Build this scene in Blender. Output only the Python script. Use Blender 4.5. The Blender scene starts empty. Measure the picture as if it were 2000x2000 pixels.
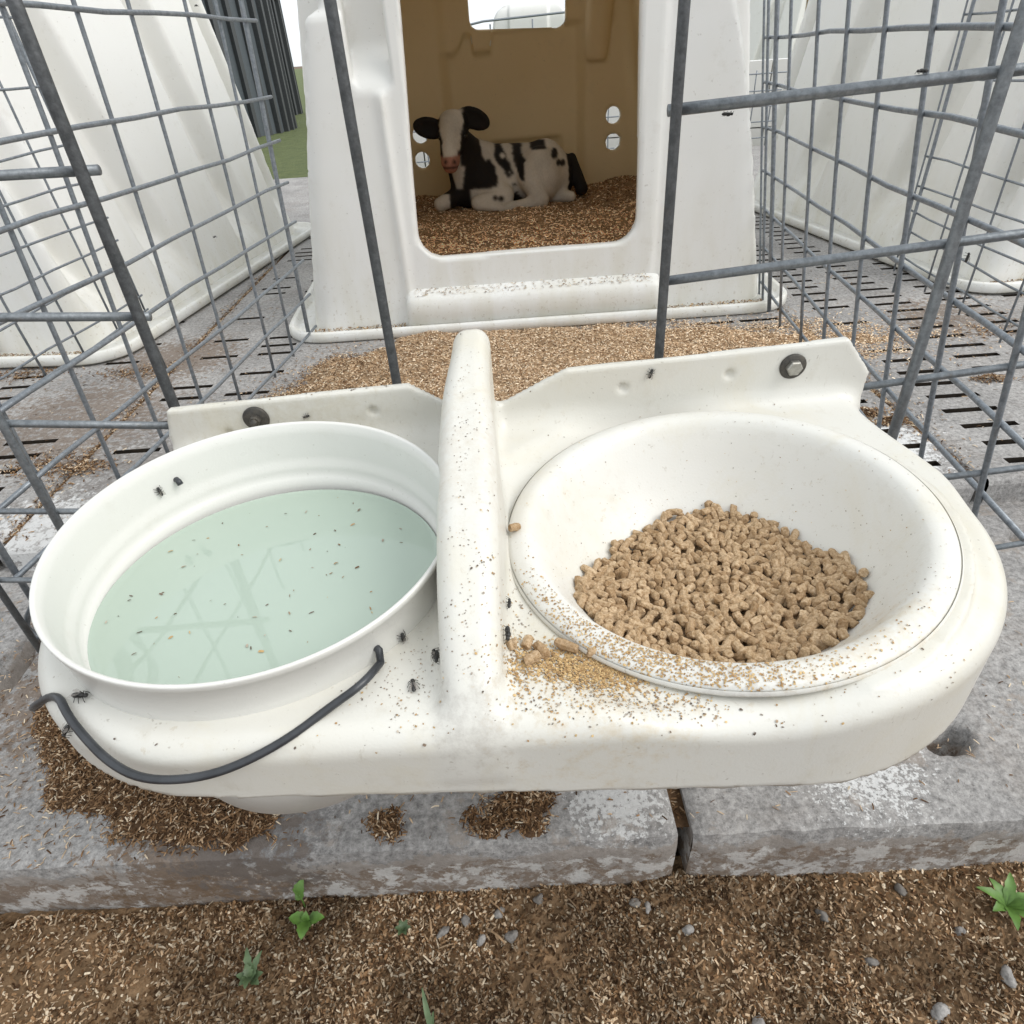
import bpy, math, random
import numpy as np
from mathutils import Vector, Matrix
from mathutils.bvhtree import BVHTree

R = math.radians
rng = np.random.default_rng(7)
random.seed(7)
scene = bpy.context.scene
C = scene.collection

# ------------------------------------------------------------------ camera
F_PX = 1273.0 / 2000.0
PITCH, ROLL, CAM_H = R(35.2), R(3.97), 0.62
cam_d = bpy.data.cameras.new('camera')
cam_d.sensor_width = 36.0
cam_d.lens = 36.0 * F_PX
cam_d.clip_start = 0.01
cam_d.clip_end = 3000.0
cam = bpy.data.objects.new('camera', cam_d)
C.objects.link(cam)
fw = Vector((0, math.cos(PITCH), -math.sin(PITCH)))
up0 = Vector((0, math.sin(PITCH), math.cos(PITCH)))
rt0 = Vector((1, 0, 0))
ix = rt0 * math.cos(ROLL) - up0 * math.sin(ROLL)
iy = rt0 * math.sin(ROLL) + up0 * math.cos(ROLL)
m3 = Matrix((ix, iy, -fw)).transposed()
cam.matrix_world = Matrix.Translation((0, 0, CAM_H)) @ m3.to_4x4()
scene.camera = cam

# ------------------------------------------------------------------ world, sun, exposure
SUN_EL, SUN_AZ = 46.0, 108.0          # soft overcast sun, to the right of the camera
w = bpy.data.worlds.new('World')
scene.world = w
w.use_nodes = True
wn = w.node_tree.nodes
wl = w.node_tree.links
wn.clear()
sky = wn.new('ShaderNodeTexSky')
sky.sky_type = 'NISHITA'
sky.sun_disc = False
sky.sun_elevation = R(SUN_EL)
sky.sun_rotation = R(SUN_AZ)
sky.air_density = 1.0
sky.dust_density = 4.0
sky.ozone_density = 1.0
hs = wn.new('ShaderNodeHueSaturation')
hs.inputs['Saturation'].default_value = 0.25
mixw = wn.new('ShaderNodeMix')
mixw.data_type = 'RGBA'
mixw.inputs[0].default_value = 0.72      # an even layer of cloud in front of the blue
mixw.inputs[7].default_value = (9.6, 10.1, 10.5, 1)
bg = wn.new('ShaderNodeBackground')
bg.inputs['Strength'].default_value = 0.10
ow = wn.new('ShaderNodeOutputWorld')
wl.new(sky.outputs[0], hs.inputs['Color'])
wl.new(hs.outputs[0], mixw.inputs[6])
wl.new(mixw.outputs[2], bg.inputs['Color'])
wl.new(bg.outputs[0], ow.inputs[0])

sun_d = bpy.data.lights.new('sun', 'SUN')
sun_d.energy = 1.15
sun_d.angle = R(35)
sun_d.color = (1.0, 0.97, 0.92)
sun = bpy.data.objects.new('sun', sun_d)
C.objects.link(sun)
sd = Vector((math.sin(R(SUN_AZ)) * math.cos(R(SUN_EL)), math.cos(R(SUN_AZ)) * math.cos(R(SUN_EL)), math.sin(R(SUN_EL))))
sun.rotation_euler = sd.to_track_quat('Z', 'Y').to_euler()

vs = scene.view_settings
vs.view_transform = 'Standard'
vs.look = 'None'
vs.exposure = 0.52
vs.gamma = 1.0
vs.use_curve_mapping = False
scene.cycles.use_denoising = True
scene.cycles.max_bounces = 10
scene.cycles.diffuse_bounces = 6
scene.cycles.sample_clamp_indirect = 6.0

# ================================================================== helpers
def hsh(i, j, s):
    a = (i.astype(np.int64) * 374761393 + j.astype(np.int64) * 668265263 + s * 1442695041) & 0x7fffffff
    a = ((a ^ (a >> 13)) * 1274126177) & 0x7fffffff
    return ((a ^ (a >> 16)) & 0xffff) / 65535.0

def vn(x, y, s=0):
    x = np.asarray(x, float); y = np.asarray(y, float)
    i = np.floor(x); j = np.floor(y)
    u = x - i; v = y - j
    u = u * u * (3 - 2 * u); v = v * v * (3 - 2 * v)
    a = hsh(i, j, s); b = hsh(i + 1, j, s); c = hsh(i, j + 1, s); d = hsh(i + 1, j + 1, s)
    return (a * (1 - u) + b * u) * (1 - v) + (c * (1 - u) + d * u) * v

def fbm(x, y, s=0, o=4):
    t = 0; a = 0.5
    for k in range(o):
        t = t + a * vn(x * 2 ** k + 17 * k, y * 2 ** k - 9 * k, s + k)
        a *= 0.5
    return t / (1 - 0.5 ** o)

def smooth01(t):
    t = np.clip(t, 0, 1)
    return t * t * (3 - 2 * t)

def np_mesh(name, V, F, smooth=True, col=None):
    V = np.ascontiguousarray(V, dtype=np.float32)
    F = np.ascontiguousarray(F, dtype=np.int32)
    me = bpy.data.meshes.new(name)
    n, k = F.shape
    me.vertices.add(len(V)); me.vertices.foreach_set('co', V.ravel())
    me.loops.add(n * k); me.loops.foreach_set('vertex_index', F.ravel())
    me.polygons.add(n)
    me.polygons.foreach_set('loop_start', np.arange(0, n * k, k, dtype=np.int32))
    me.polygons.foreach_set('loop_total', np.full(n, k, dtype=np.int32))
    me.polygons.foreach_set('use_smooth', np.full(n, bool(smooth)))
    if col is not None:
        at = me.attributes.new('Col', 'FLOAT_COLOR', 'POINT')
        c4 = np.ones((len(V), 4), dtype=np.float32); c4[:, :3] = col
        at.data.foreach_set('color', c4.ravel())
    me.update(calc_edges=True)
    me.validate()
    return me

def link(name, me, mat=None, parent=None, loc=None, rot=None):
    o = bpy.data.objects.new(name, me)
    C.objects.link(o)
    if mat is not None and me is not None and len(me.materials) == 0:
        me.materials.append(mat)
    if parent is not None:
        o.parent = parent
    if loc is not None: o.location = loc
    if rot is not None: o.rotation_euler = rot
    return o

def empty(name, loc=(0, 0, 0), rot=(0, 0, 0)):
    o = bpy.data.objects.new(name, None)
    C.objects.link(o); o.location = loc; o.rotation_euler = rot
    o.empty_display_size = 0.05
    return o

def tag(o, label, cat, group=None):
    o['label'] = label; o['category'] = cat
    if group: o['group'] = group
    return o

def kind(o, k, label=None):
    o['kind'] = k
    if label: o['label'] = label
    return o

class MB:
    """collects polygons for one mesh"""
    def __init__(s): s.v = []; s.f = []
    def add(s, vs_, fs_):
        b = len(s.v); s.v += [tuple(q) for q in vs_]; s.f += [tuple(b + i for i in f) for f in fs_]
    def box(s, x0, x1, y0, y1, z0, z1):
        s.add([(x0, y0, z0), (x1, y0, z0), (x1, y1, z0), (x0, y1, z0), (x0, y0, z1), (x1, y0, z1), (x1, y1, z1), (x0, y1, z1)],
              [(0, 3, 2, 1), (4, 5, 6, 7), (0, 1, 5, 4), (1, 2, 6, 5), (2, 3, 7, 6), (3, 0, 4, 7)])
    def tube(s, pts, r, n=10, cap=True):
        pts = [Vector(p) for p in pts]
        rr = r if hasattr(r, '__len__') else [r] * len(pts)
        t = (pts[1] - pts[0]).normalized()
        a = t.orthogonal().normalized()
        rings = []
        for i, p in enumerate(pts):
            if i == 0: d = pts[1] - pts[0]
            elif i == len(pts) - 1: d = pts[-1] - pts[-2]
            else: d = (pts[i + 1] - pts[i]).normalized() + (pts[i] - pts[i - 1]).normalized()
            d.normalize()
            a = (a - d * a.dot(d)).normalized()
            b = d.cross(a)
            rings.append([p + (a * math.cos(2 * math.pi * k / n) + b * math.sin(2 * math.pi * k / n)) * rr[i] for k in range(n)])
        vs_ = [q for g in rings for q in g]
        fs_ = []
        for i in range(len(pts) - 1):
            for k in range(n):
                fs_.append((i * n + k, i * n + (k + 1) % n, (i + 1) * n + (k + 1) % n, (i + 1) * n + k))
        if cap:
            fs_.append(tuple(reversed(range(n)))); fs_.append(tuple((len(pts) - 1) * n + k for k in range(n)))
        s.add(vs_, fs_)
    def lathe(s, prof, n=96, c=(0, 0, 0), close=False):
        vs_ = []
        for (r, z) in prof:
            for k in range(n):
                a = 2 * math.pi * k / n
                vs_.append((c[0] + r * math.cos(a), c[1] + r * math.sin(a), c[2] + z))
        fs_ = []
        for i in range(len(prof) - 1):
            for k in range(n):
                fs_.append((i * n + k, i * n + (k + 1) % n, (i + 1) * n + (k + 1) % n, (i + 1) * n + k))
        s.add(vs_, fs_)
    def mesh(s, name, smooth=True):
        me = bpy.data.meshes.new(name)
        me.from_pydata(s.v, [], s.f)
        me.polygons.foreach_set('use_smooth', np.full(len(me.polygons), bool(smooth)))
        me.update(); me.validate()
        return me
    def build(s, name, mat, parent=None, smooth=True, loc=None, rot=None):
        return link(name, s.mesh(name, smooth), mat, parent, loc, rot)

def surf_nets(f, lo, hi, h, proj=2):
    ax = [np.arange(lo[i], hi[i] + h, h) for i in range(3)]
    X, Y, Z = np.meshgrid(*ax, indexing='ij')
    V = f(X, Y, Z).astype(np.float32)
    del X, Y, Z
    ins = V < 0
    c = np.zeros(tuple(s - 1 for s in V.shape), np.uint8)
    for dx in (0, 1):
        for dy in (0, 1):
            for dz in (0, 1):
                c += ins[dx:dx + c.shape[0], dy:dy + c.shape[1], dz:dz + c.shape[2]]
    act = (c > 0) & (c < 8)
    idx = np.argwhere(act)
    cid = np.full(act.shape, -1, np.int32); cid[act] = np.arange(len(idx))
    offs = [(dx, dy, dz) for dx in (0, 1) for dy in (0, 1) for dz in (0, 1)]
    cv = np.stack([V[idx[:, 0] + o[0], idx[:, 1] + o[1], idx[:, 2] + o[2]] for o in offs], 1)
    acc = np.zeros((len(idx), 3)); cnt = np.zeros(len(idx))
    for a in range(8):
        for b in range(a + 1, 8):
            d = np.array(offs[b]) - np.array(offs[a])
            if np.abs(d).sum() != 1: continue
            va, vb = cv[:, a], cv[:, b]
            x = (va < 0) != (vb < 0)
            t = np.where(x, va / np.where(x, va - vb, 1), 0)
            p = np.array(offs[a])[None] + t[:, None] * d[None]
            acc += p * x[:, None]; cnt += x
    P = np.array(lo)[None] + (idx + acc / cnt[:, None]) * h
    for _ in range(proj):
        e = h * 0.25
        v = f(P[:, 0], P[:, 1], P[:, 2])
        g = np.stack([f(P[:, 0] + e, P[:, 1], P[:, 2]) - f(P[:, 0] - e, P[:, 1], P[:, 2]),
                      f(P[:, 0], P[:, 1] + e, P[:, 2]) - f(P[:, 0], P[:, 1] - e, P[:, 2]),
                      f(P[:, 0], P[:, 1], P[:, 2] + e) - f(P[:, 0], P[:, 1], P[:, 2] - e)], 1) / (2 * e)
        st = -v[:, None] * g / np.maximum((g * g).sum(1), 0.2)[:, None]
        ln = np.linalg.norm(st, axis=1)
        st *= np.minimum(1, 0.4 * h / np.maximum(ln, 1e-9))[:, None]
        P = P + st
    Q = []
    for axis in range(3):
        sl0 = [slice(None)] * 3; sl1 = [slice(None)] * 3
        sl0[axis] = slice(0, -1); sl1[axis] = slice(1, None)
        A = ins[tuple(sl0)]; B = ins[tuple(sl1)]
        e = np.argwhere(A != B)
        u, v = (axis + 1) % 3, (axis + 2) % 3
        e = e[(e[:, u] > 0) & (e[:, v] > 0) & (e[:, u] < act.shape[u]) & (e[:, v] < act.shape[v])]
        def cell(du, dv):
            q = e.copy(); q[:, u] += du; q[:, v] += dv
            return cid[q[:, 0], q[:, 1], q[:, 2]]
        q = np.stack([cell(-1, -1), cell(0, -1), cell(0, 0), cell(-1, 0)], 1)
        flip = ~A[e[:, 0], e[:, 1], e[:, 2]]
        q[flip] = q[flip][:, ::-1]
        Q.append(q)
    return P, np.concatenate(Q)

def smin(a, b, k):
    h = np.clip(0.5 + 0.5 * (b - a) / k, 0, 1)
    return b * (1 - h) + a * h - k * h * (1 - h)

def smax(a, b, k): return -smin(-a, -b, k)

def ell(x, y, z, c, r):
    dx, dy, dz = (x - c[0]) / r[0], (y - c[1]) / r[1], (z - c[2]) / r[2]
    k0 = np.sqrt(dx * dx + dy * dy + dz * dz)
    k1 = np.sqrt((dx / r[0]) ** 2 + (dy / r[1]) ** 2 + (dz / r[2]) ** 2)
    return k0 * (k0 - 1) / np.maximum(k1, 1e-6)

def cap(x, y, z, a, b, ra, rb):
    a = np.array(a, float); b = np.array(b, float); d = b - a
    t = ((x - a[0]) * d[0] + (y - a[1]) * d[1] + (z - a[2]) * d[2]) / (d @ d)
    t = np.clip(t, 0, 1)
    return np.sqrt((x - a[0] - t * d[0]) ** 2 + (y - a[1] - t * d[1]) ** 2 + (z - a[2] - t * d[2]) ** 2) - (ra + (rb - ra) * t)

def seg_poly2(x, y, pts):
    """signed distance to a closed polygon (negative inside)"""
    pts = np.array(pts, float)
    d = np.full(np.shape(x), 1e9); s = np.ones(np.shape(x))
    n = len(pts)
    for i in range(n):
        a = pts[i]; b = pts[i - 1]
        e = b - a
        wx = x - a[0]; wy = y - a[1]
        t = np.clip((wx * e[0] + wy * e[1]) / (e @ e), 0, 1)
        d = np.minimum(d, (wx - e[0] * t) ** 2 + (wy - e[1] * t) ** 2)
        c1 = y >= a[1]; c2 = y < b[1]; c3 = e[0] * wy > e[1] * wx
        fl = (c1 & c2 & c3) | (~c1 & ~c2 & ~c3)
        s = np.where(fl, -s, s)
    return s * np.sqrt(d)

# ------------------------------------------------------------------ materials
def new_mat(name):
    m = bpy.data.materials.new(name); m.use_nodes = True
    nt = m.node_tree
    return m, nt, nt.nodes['Principled BSDF']

def node(nt, t, **kw):
    n = nt.nodes.new(t)
    for k, v in kw.items(): setattr(n, k, v)
    return n

def noise(nt, vec, scale, detail=4, rough=0.55, dist=0.0):
    n = node(nt, 'ShaderNodeTexNoise')
    n.inputs['Scale'].default_value = scale; n.inputs['Detail'].default_value = detail
    n.inputs['Roughness'].default_value = rough; n.inputs['Distortion'].default_value = dist
    if vec is not None: nt.links.new(vec, n.inputs['Vector'])
    return n.outputs['Fac']

def ramp(nt, fac, stops):
    r = node(nt, 'ShaderNodeValToRGB')
    e = r.color_ramp.elements
    while len(e) > 1: e.remove(e[-1])
    for i, (p, c) in enumerate(stops):
        q = e[0] if i == 0 else e.new(p)
        q.position = p
        q.color = (c, c, c, 1) if not hasattr(c, '__len__') else (*c, 1)
    nt.links.new(fac, r.inputs[0])
    return r.outputs[0]

def mixc(nt, fac, a, b, mode='MIX'):
    m = node(nt, 'ShaderNodeMix', data_type='RGBA', blend_type=mode)
    for s, v in ((0, fac), (6, a), (7, b)):
        if isinstance(v, (int, float)): m.inputs[s].default_value = v
        elif isinstance(v, tuple): m.inputs[s].default_value = (*v, 1)
        else: nt.links.new(v, m.inputs[s])
    return m.outputs[2]

def math_(nt, op, a, b=0.0, clamp=False):
    m = node(nt, 'ShaderNodeMath', operation=op); m.use_clamp = clamp
    for s, v in ((0, a), (1, b)):
        if isinstance(v, (int, float)): m.inputs[s].default_value = v
        else: nt.links.new(v, m.inputs[s])
    return m.outputs[0]

def bump(nt, bsdf, h, strength, dist=0.002):
    b = node(nt, 'ShaderNodeBump')
    b.inputs['Strength'].default_value = strength; b.inputs['Distance'].default_value = dist
    nt.links.new(h, b.inputs['Height'])
    nt.links.new(b.outputs[0], bsdf.inputs['Normal'])

def pos(nt): return node(nt, 'ShaderNodeNewGeometry').outputs['Position']
def objc(nt): return node(nt, 'ShaderNodeTexCoord').outputs['Object']

def sepz(nt, vec):
    s = node(nt, 'ShaderNodeSeparateXYZ'); nt.links.new(vec, s.inputs[0])
    return s.outputs

def blob(nt, vec, c, r):
    """1 inside a soft ball of radius r round c"""
    d = node(nt, 'ShaderNodeVectorMath', operation='DISTANCE')
    nt.links.new(vec, d.inputs[0]); d.inputs[1].default_value = c
    mr = node(nt, 'ShaderNodeMapRange'); mr.inputs[1].default_value = r; mr.inputs[2].default_value = r * 0.25
    nt.links.new(d.outputs['Value'], mr.inputs[0])
    return mr.outputs[0]

def plastic(name, base, warm, dirt=0.35, rough=0.42, stain=None, scl=1.0):
    m, nt, b = new_mat(name)
    o = objc(nt)
    c = mixc(nt, ramp(nt, noise(nt, o, 5 * scl, 5), [(0.35, 0.0), (0.7, 1.0)]), base, warm)
    g = ramp(nt, noise(nt, o, 38 * scl, 6, 0.7), [(0.58, 0.0), (0.80, 1.0)])
    c = mixc(nt, math_(nt, 'MULTIPLY', g, dirt), c, (0.42, 0.37, 0.28))
    sp = ramp(nt, noise(nt, o, 260 * scl, 2, 0.5), [(0.70, 0.0), (0.76, 1.0)])
    c = mixc(nt, math_(nt, 'MULTIPLY', sp, dirt * 1.2), c, (0.20, 0.16, 0.11))
    if stain: c = stain(nt, o, c)
    nt.links.new(c, b.inputs['Base Color'])
    rr = ramp(nt, noise(nt, o, 22 * scl, 4), [(0.3, rough - 0.06), (0.8, rough + 0.14)])
    nt.links.new(rr, b.inputs['Roughness'])
    h = math_(nt, 'ADD', noise(nt, o, 480, 3), math_(nt, 'MULTIPLY', noise(nt, o, 30, 3), 1.2))
    bump(nt, b, h, 0.10, 0.0012)
    return m

def hutch_stain(nt, o, c):
    z = sepz(nt, o)[2]
    low = node(nt, 'ShaderNodeMapRange')
    low.inputs[1].default_value = 0.42; low.inputs[2].default_value = 0.02
    nt.links.new(z, low.inputs[0])
    s = node(nt, 'ShaderNodeMapping'); s.inputs['Scale'].default_value = (9, 9, 2.2)
    nt.links.new(o, s.inputs[0])
    f = ramp(nt, noise(nt, s.outputs[0], 1.6, 6, 0.65), [(0.40, 0.0), (0.75, 1.0)])
    c = mixc(nt, math_(nt, 'MULTIPLY', math_(nt, 'MULTIPLY', f, low.outputs[0]), 0.50), c, (0.58, 0.54, 0.40))
    g = ramp(nt, noise(nt, o, 85, 4, 0.7), [(0.60, 0.0), (0.68, 1.0)])
    lo2 = node(nt, 'ShaderNodeMapRange')
    lo2.inputs[1].default_value = 0.22; lo2.inputs[2].default_value = 0.0
    nt.links.new(z, lo2.inputs[0])
    return mixc(nt, math_(nt, 'MULTIPLY', math_(nt, 'MULTIPLY', g, lo2.outputs[0]), 0.6), c, (0.36, 0.29, 0.19))

M = {}
M['hutch'] = plastic('hutch_plastic', (0.82, 0.82, 0.80), (0.79, 0.785, 0.745), 0.24, 0.42, hutch_stain, 0.5)
M['hutch_in'] = plastic('tan_inner_plastic', (0.80, 0.655, 0.42), (0.75, 0.60, 0.36), 0.25, 0.5, None, 0.5)  # inner faces tan, outer faces near white
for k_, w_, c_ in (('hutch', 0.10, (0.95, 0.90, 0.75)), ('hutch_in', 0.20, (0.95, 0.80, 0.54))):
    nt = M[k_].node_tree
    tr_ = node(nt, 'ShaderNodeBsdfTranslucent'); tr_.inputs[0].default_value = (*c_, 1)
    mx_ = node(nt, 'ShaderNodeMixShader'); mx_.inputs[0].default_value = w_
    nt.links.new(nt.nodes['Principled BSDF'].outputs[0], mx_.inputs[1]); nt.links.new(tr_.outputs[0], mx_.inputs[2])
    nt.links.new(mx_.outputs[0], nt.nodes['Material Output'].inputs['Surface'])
def tray_stain(nt, o, c):
    f = ramp(nt, noise(nt, o, 9, 7, 0.72, 0.8), [(0.50, 0.0), (0.68, 1.0)])
    c = mixc(nt, math_(nt, 'MULTIPLY', f, 0.40), c, (0.60, 0.55, 0.42))
    mp = node(nt, 'ShaderNodeMapping'); mp.inputs['Scale'].default_value = (60, 60, 8); mp.inputs['Rotation'].default_value = (0.5, 0.4, 0.7)
    nt.links.new(o, mp.inputs[0])
    g = ramp(nt, noise(nt, mp.outputs[0], 3.0, 5, 0.7), [(0.63, 0.0), (0.70, 1.0)])
    c = mixc(nt, math_(nt, 'MULTIPLY', g, 0.34), c, (0.40, 0.36, 0.29))
    for (ctr, r_, col, amt) in (((-0.03, -0.165, 0.0), 0.055, (0.40, 0.375, 0.34), 0.40), ((-0.02, 0.03, 0.06), 0.14, (0.50, 0.42, 0.32), 0.22), ((-0.22, 0.20, 0.04), 0.18, (0.50, 0.46, 0.36), 0.35), ((0.05, -0.13, 0.0), 0.11, (0.54, 0.44, 0.29), 0.40)):
        k = math_(nt, 'ADD', noise(nt, o, 110, 7, 0.75), math_(nt, 'MULTIPLY', blob(nt, o, ctr, r_), 0.22))
        c = mixc(nt, math_(nt, 'MULTIPLY', ramp(nt, k, [(0.62, 0.0), (0.80, 1.0)]), amt), c, col)
    return c
M['tray'] = plastic('tray_plastic', (0.655, 0.645, 0.60), (0.62, 0.60, 0.535), 0.34, 0.36, tray_stain)
M['bucket'] = plastic('bucket_plastic', (0.70, 0.695, 0.66), (0.68, 0.67, 0.63), 0.16, 0.33)
M['bowl'] = plastic('bowl_plastic', (0.68, 0.67, 0.63), (0.65, 0.635, 0.58), 0.30, 0.38, tray_stain)

def steel(name, a, b_, metallic=0.45, rough=0.5):
    m, nt, b = new_mat(name)
    o = pos(nt)
    c = mixc(nt, ramp(nt, noise(nt, o, 140, 6, 0.7), [(0.35, 0.0), (0.68, 1.0)]), a, b_)
    rs = ramp(nt, noise(nt, o, 34, 7, 0.75), [(0.60, 0.0), (0.72, 1.0)])
    c = mixc(nt, math_(nt, 'MULTIPLY', rs, 0.35), c, (0.20, 0.16, 0.12))
    nt.links.new(c, b.inputs['Base Color'])
    b.inputs['Metallic'].default_value = metallic
    nt.links.new(ramp(nt, noise(nt, o, 90, 3), [(0.3, rough - 0.1), (0.8, rough + 0.15)]), b.inputs['Roughness'])
    bump(nt, b, noise(nt, o, 320, 4), 0.25, 0.0015)
    return m

M['wire'] = steel('galvanised_wire', (0.17, 0.19, 0.21), (0.29, 0.315, 0.34), 0.55, 0.45)
M['bar'] = steel('galvanised_bar', (0.15, 0.165, 0.178), (0.26, 0.28, 0.295), 0.55, 0.45)
M['post'] = steel('dark_galvanised_post', (0.055, 0.058, 0.060), (0.115, 0.12, 0.125), 0.4, 0.5)
M['bolt'] = steel('bolt_steel', (0.28, 0.27, 0.24), (0.45, 0.44, 0.40), 0.7, 0.4)
M['rubber'] = steel('dark_washer', (0.035, 0.033, 0.03), (0.085, 0.075, 0.06), 0.0, 0.6)

def flat(name, col, rough=0.6, var=0.25, scale=40, spec=0.5):
    m, nt, b = new_mat(name)
    o = objc(nt)
    c2 = tuple(min(1, q * (1 + var)) for q in col); c1 = tuple(q * (1 - var) for q in col)
    nt.links.new(mixc(nt, ramp(nt, noise(nt, o, scale, 5), [(0.3, 0.0), (0.7, 1.0)]), c1, c2), b.inputs['Base Color'])
    b.inputs['Roughness'].default_value = rough
    b.inputs['Specular IOR Level'].default_value = spec
    bump(nt, b, noise(nt, o, scale * 6, 3), 0.2, 0.001)
    return m

M['bail'] = flat('black_plastic_coated_wire', (0.035, 0.038, 0.043), 0.35, 0.3, 60)
m, nt, b = new_mat('pebble_stone')
oi = node(nt, 'ShaderNodeObjectInfo')
c_ = mixc(nt, oi.outputs['Random'], (0.13, 0.115, 0.10), (0.34, 0.325, 0.31))
c_ = mixc(nt, 0.6, c_, ramp(nt, noise(nt, objc(nt), 160, 6, 0.7), [(0.3, 0.15), (0.7, 0.85)]), 'OVERLAY')
nt.links.new(c_, b.inputs['Base Color']); b.inputs['Roughness'].default_value = 0.85
bump(nt, b, noise(nt, objc(nt), 260, 5), 0.5, 0.002)
M['stone'] = m
M['fly'] = flat('fly_body', (0.025, 0.024, 0.022), 0.4, 0.4, 500)

def attr_mat(name, rough=0.8, spec=0.2, var=0.0, bumps=0.0, scale=200):
    m, nt, b = new_mat(name)
    a = node(nt, 'ShaderNodeAttribute', attribute_name='Col')
    c = a.outputs['Color']
    if var:
        c = mixc(nt, var, c, ramp(nt, noise(nt, pos(nt), scale, 4, 0.7), [(0.25, 0.0), (0.75, 1.0)]), 'OVERLAY')
    nt.links.new(c, b.inputs['Base Color'])
    b.inputs['Roughness'].default_value = rough
    b.inputs['Specular IOR Level'].default_value = spec
    if bumps: bump(nt, b, noise(nt, pos(nt), scale, 5), bumps, 0.004)
    return m

M['chips'] = attr_mat('wood_chip', 0.85, 0.15, 0.35, 0.5, 260)
M['crumbs'] = attr_mat('feed_crumb', 0.85, 0.15)
M['coat'] = attr_mat('calf_coat', 0.75, 0.2, 0.12, 0.35, 150)

def concrete(name, marks=(), tone=1.0):
    m, nt, b = new_mat(name)
    p = pos(nt)
    c = mixc(nt, ramp(nt, noise(nt, p, 5.5, 6, 0.65), [(0.30, 0.0), (0.70, 1.0)]),
             (0.26 * tone, 0.25 * tone, 0.242 * tone), (0.43 * tone, 0.415 * tone, 0.40 * tone))
    c = mixc(nt, 0.80, c, ramp(nt, noise(nt, p, 110, 6, 0.8), [(0.30, 0.10), (0.72, 0.85)]), 'OVERLAY')
    br = ramp(nt, noise(nt, p, 7.0, 7, 0.72, 0.6), [(0.52, 0.0), (0.66, 1.0)])
    c = mixc(nt, math_(nt, 'MULTIPLY', br, 0.22), c, (0.24, 0.19, 0.15))
    pit = ramp(nt, noise(nt, p, 170, 3, 0.6), [(0.66, 0.0), (0.72, 1.0)])
    c = mixc(nt, math_(nt, 'MULTIPLY', pit, 0.65), c, (0.09, 0.08, 0.075))
    for (ctr, r, col, sc, lo, amt) in marks:
        if ctr is None:                      # only low on the vertical face
            mr = node(nt, 'ShaderNodeMapRange'); mr.inputs[1].default_value = -0.054; mr.inputs[2].default_value = -0.085
            nt.links.new(sepz(nt, p)[2], mr.inputs[0]); mk = mr.outputs[0]
        else: mk = blob(nt, p, ctr, r)
        k = math_(nt, 'ADD', noise(nt, p, sc, 6, 0.72), math_(nt, 'MULTIPLY', mk, 0.34))
        f = ramp(nt, k, [(lo, 0.0), (lo + 0.05, 1.0)])
        c = mixc(nt, math_(nt, 'MULTIPLY', f, amt), c, col)
    nt.links.new(c, b.inputs['Base Color'])
    b.inputs['Roughness'].default_value = 0.88
    b.inputs['Specular IOR Level'].default_value = 0.25
    h = math_(nt, 'ADD', noise(nt, p, 150, 6, 0.7), math_(nt, 'MULTIPLY', noise(nt, p, 24, 5), 2.0))
    bump(nt, b, h, 0.55, 0.004)
    return m

WHT = (0.72, 0.72, 0.71); BRN = (0.15, 0.095, 0.055); DRK = (0.12, 0.115, 0.115)
M['kerb'] = concrete('kerb_concrete', (
    ((0.36, 0.42, -0.045), 0.15, WHT, 210, 0.78, 0.75), ((0.09, 0.40, -0.045), 0.10, WHT, 160, 0.74, 0.6), ((-0.45, 0.55, -0.045), 0.25, WHT, 190, 0.80, 0.6),
    (None, 0, (0.29, 0.25, 0.215), 18, 0.58, 0.65), (None, 0, BRN, 70, 0.80, 0.6), (None, 0, (0.62, 0.61, 0.59), 34, 0.84, 0.6), ((-0.35, 0.34, -0.09), 0.22, BRN, 60, 0.72, 0.7),
    ((-0.30, 0.40, -0.05), 0.16, DRK, 60, 0.70, 0.5), ((-0.60, 0.6, -0.045), 0.25, BRN, 70, 0.76, 0.6)), 0.92)
M['slat'] = concrete('slat_concrete', (
    ((0.62, 1.02, 0), 0.22, WHT, 90, 0.66, 0.85), ((-0.80, 0.93, 0), 0.20, WHT, 80, 0.72, 0.7),
    ((-0.95, 1.35, 0), 0.50, BRN, 60, 0.76, 0.55), ((-0.86, 1.70, 0), 0.30, BRN, 70, 0.72, 0.6),
    ((-0.1, 1.5, 0), 0.6, BRN, 60, 0.78, 0.6), ((1.15, 1.6, 0), 0.35, BRN, 50, 0.78, 0.6), ((-0.6, 1.1, 0), 0.5, (0.16, 0.14, 0.125), 45, 0.74, 0.5)), 1.0)

M['slot'] = flat('dark_slot_wall', (0.030, 0.023, 0.017), 0.9, 0.5, 60, 0.2)  # slot walls near-black brown, much darker than the slab tops
# soil under everything
m, nt, b = new_mat('soil')
p_ = pos(nt)
c_ = mixc(nt, ramp(nt, noise(nt, p_, 30, 7, 0.7), [(0.3, 0.0), (0.7, 1.0)]), (0.075, 0.045, 0.026), (0.20, 0.135, 0.085))
nt.links.new(c_, b.inputs['Base Color']); b.inputs['Roughness'].default_value = 0.95
bump(nt, b, noise(nt, p_, 120, 6, 0.7), 0.8, 0.01)
M['soil'] = m
m, nt, b = new_mat('grass_turf')
p_ = pos(nt)
c_ = mixc(nt, ramp(nt, noise(nt, p_, 9, 7, 0.7), [(0.3, 0.0), (0.7, 1.0)]), (0.07, 0.095, 0.03), (0.14, 0.165, 0.055))
nt.links.new(c_, b.inputs['Base Color']); b.inputs['Roughness'].default_value = 0.9
bump(nt, b, noise(nt, p_, 60, 6, 0.7), 0.8, 0.03)
M['grass'] = m

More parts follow.
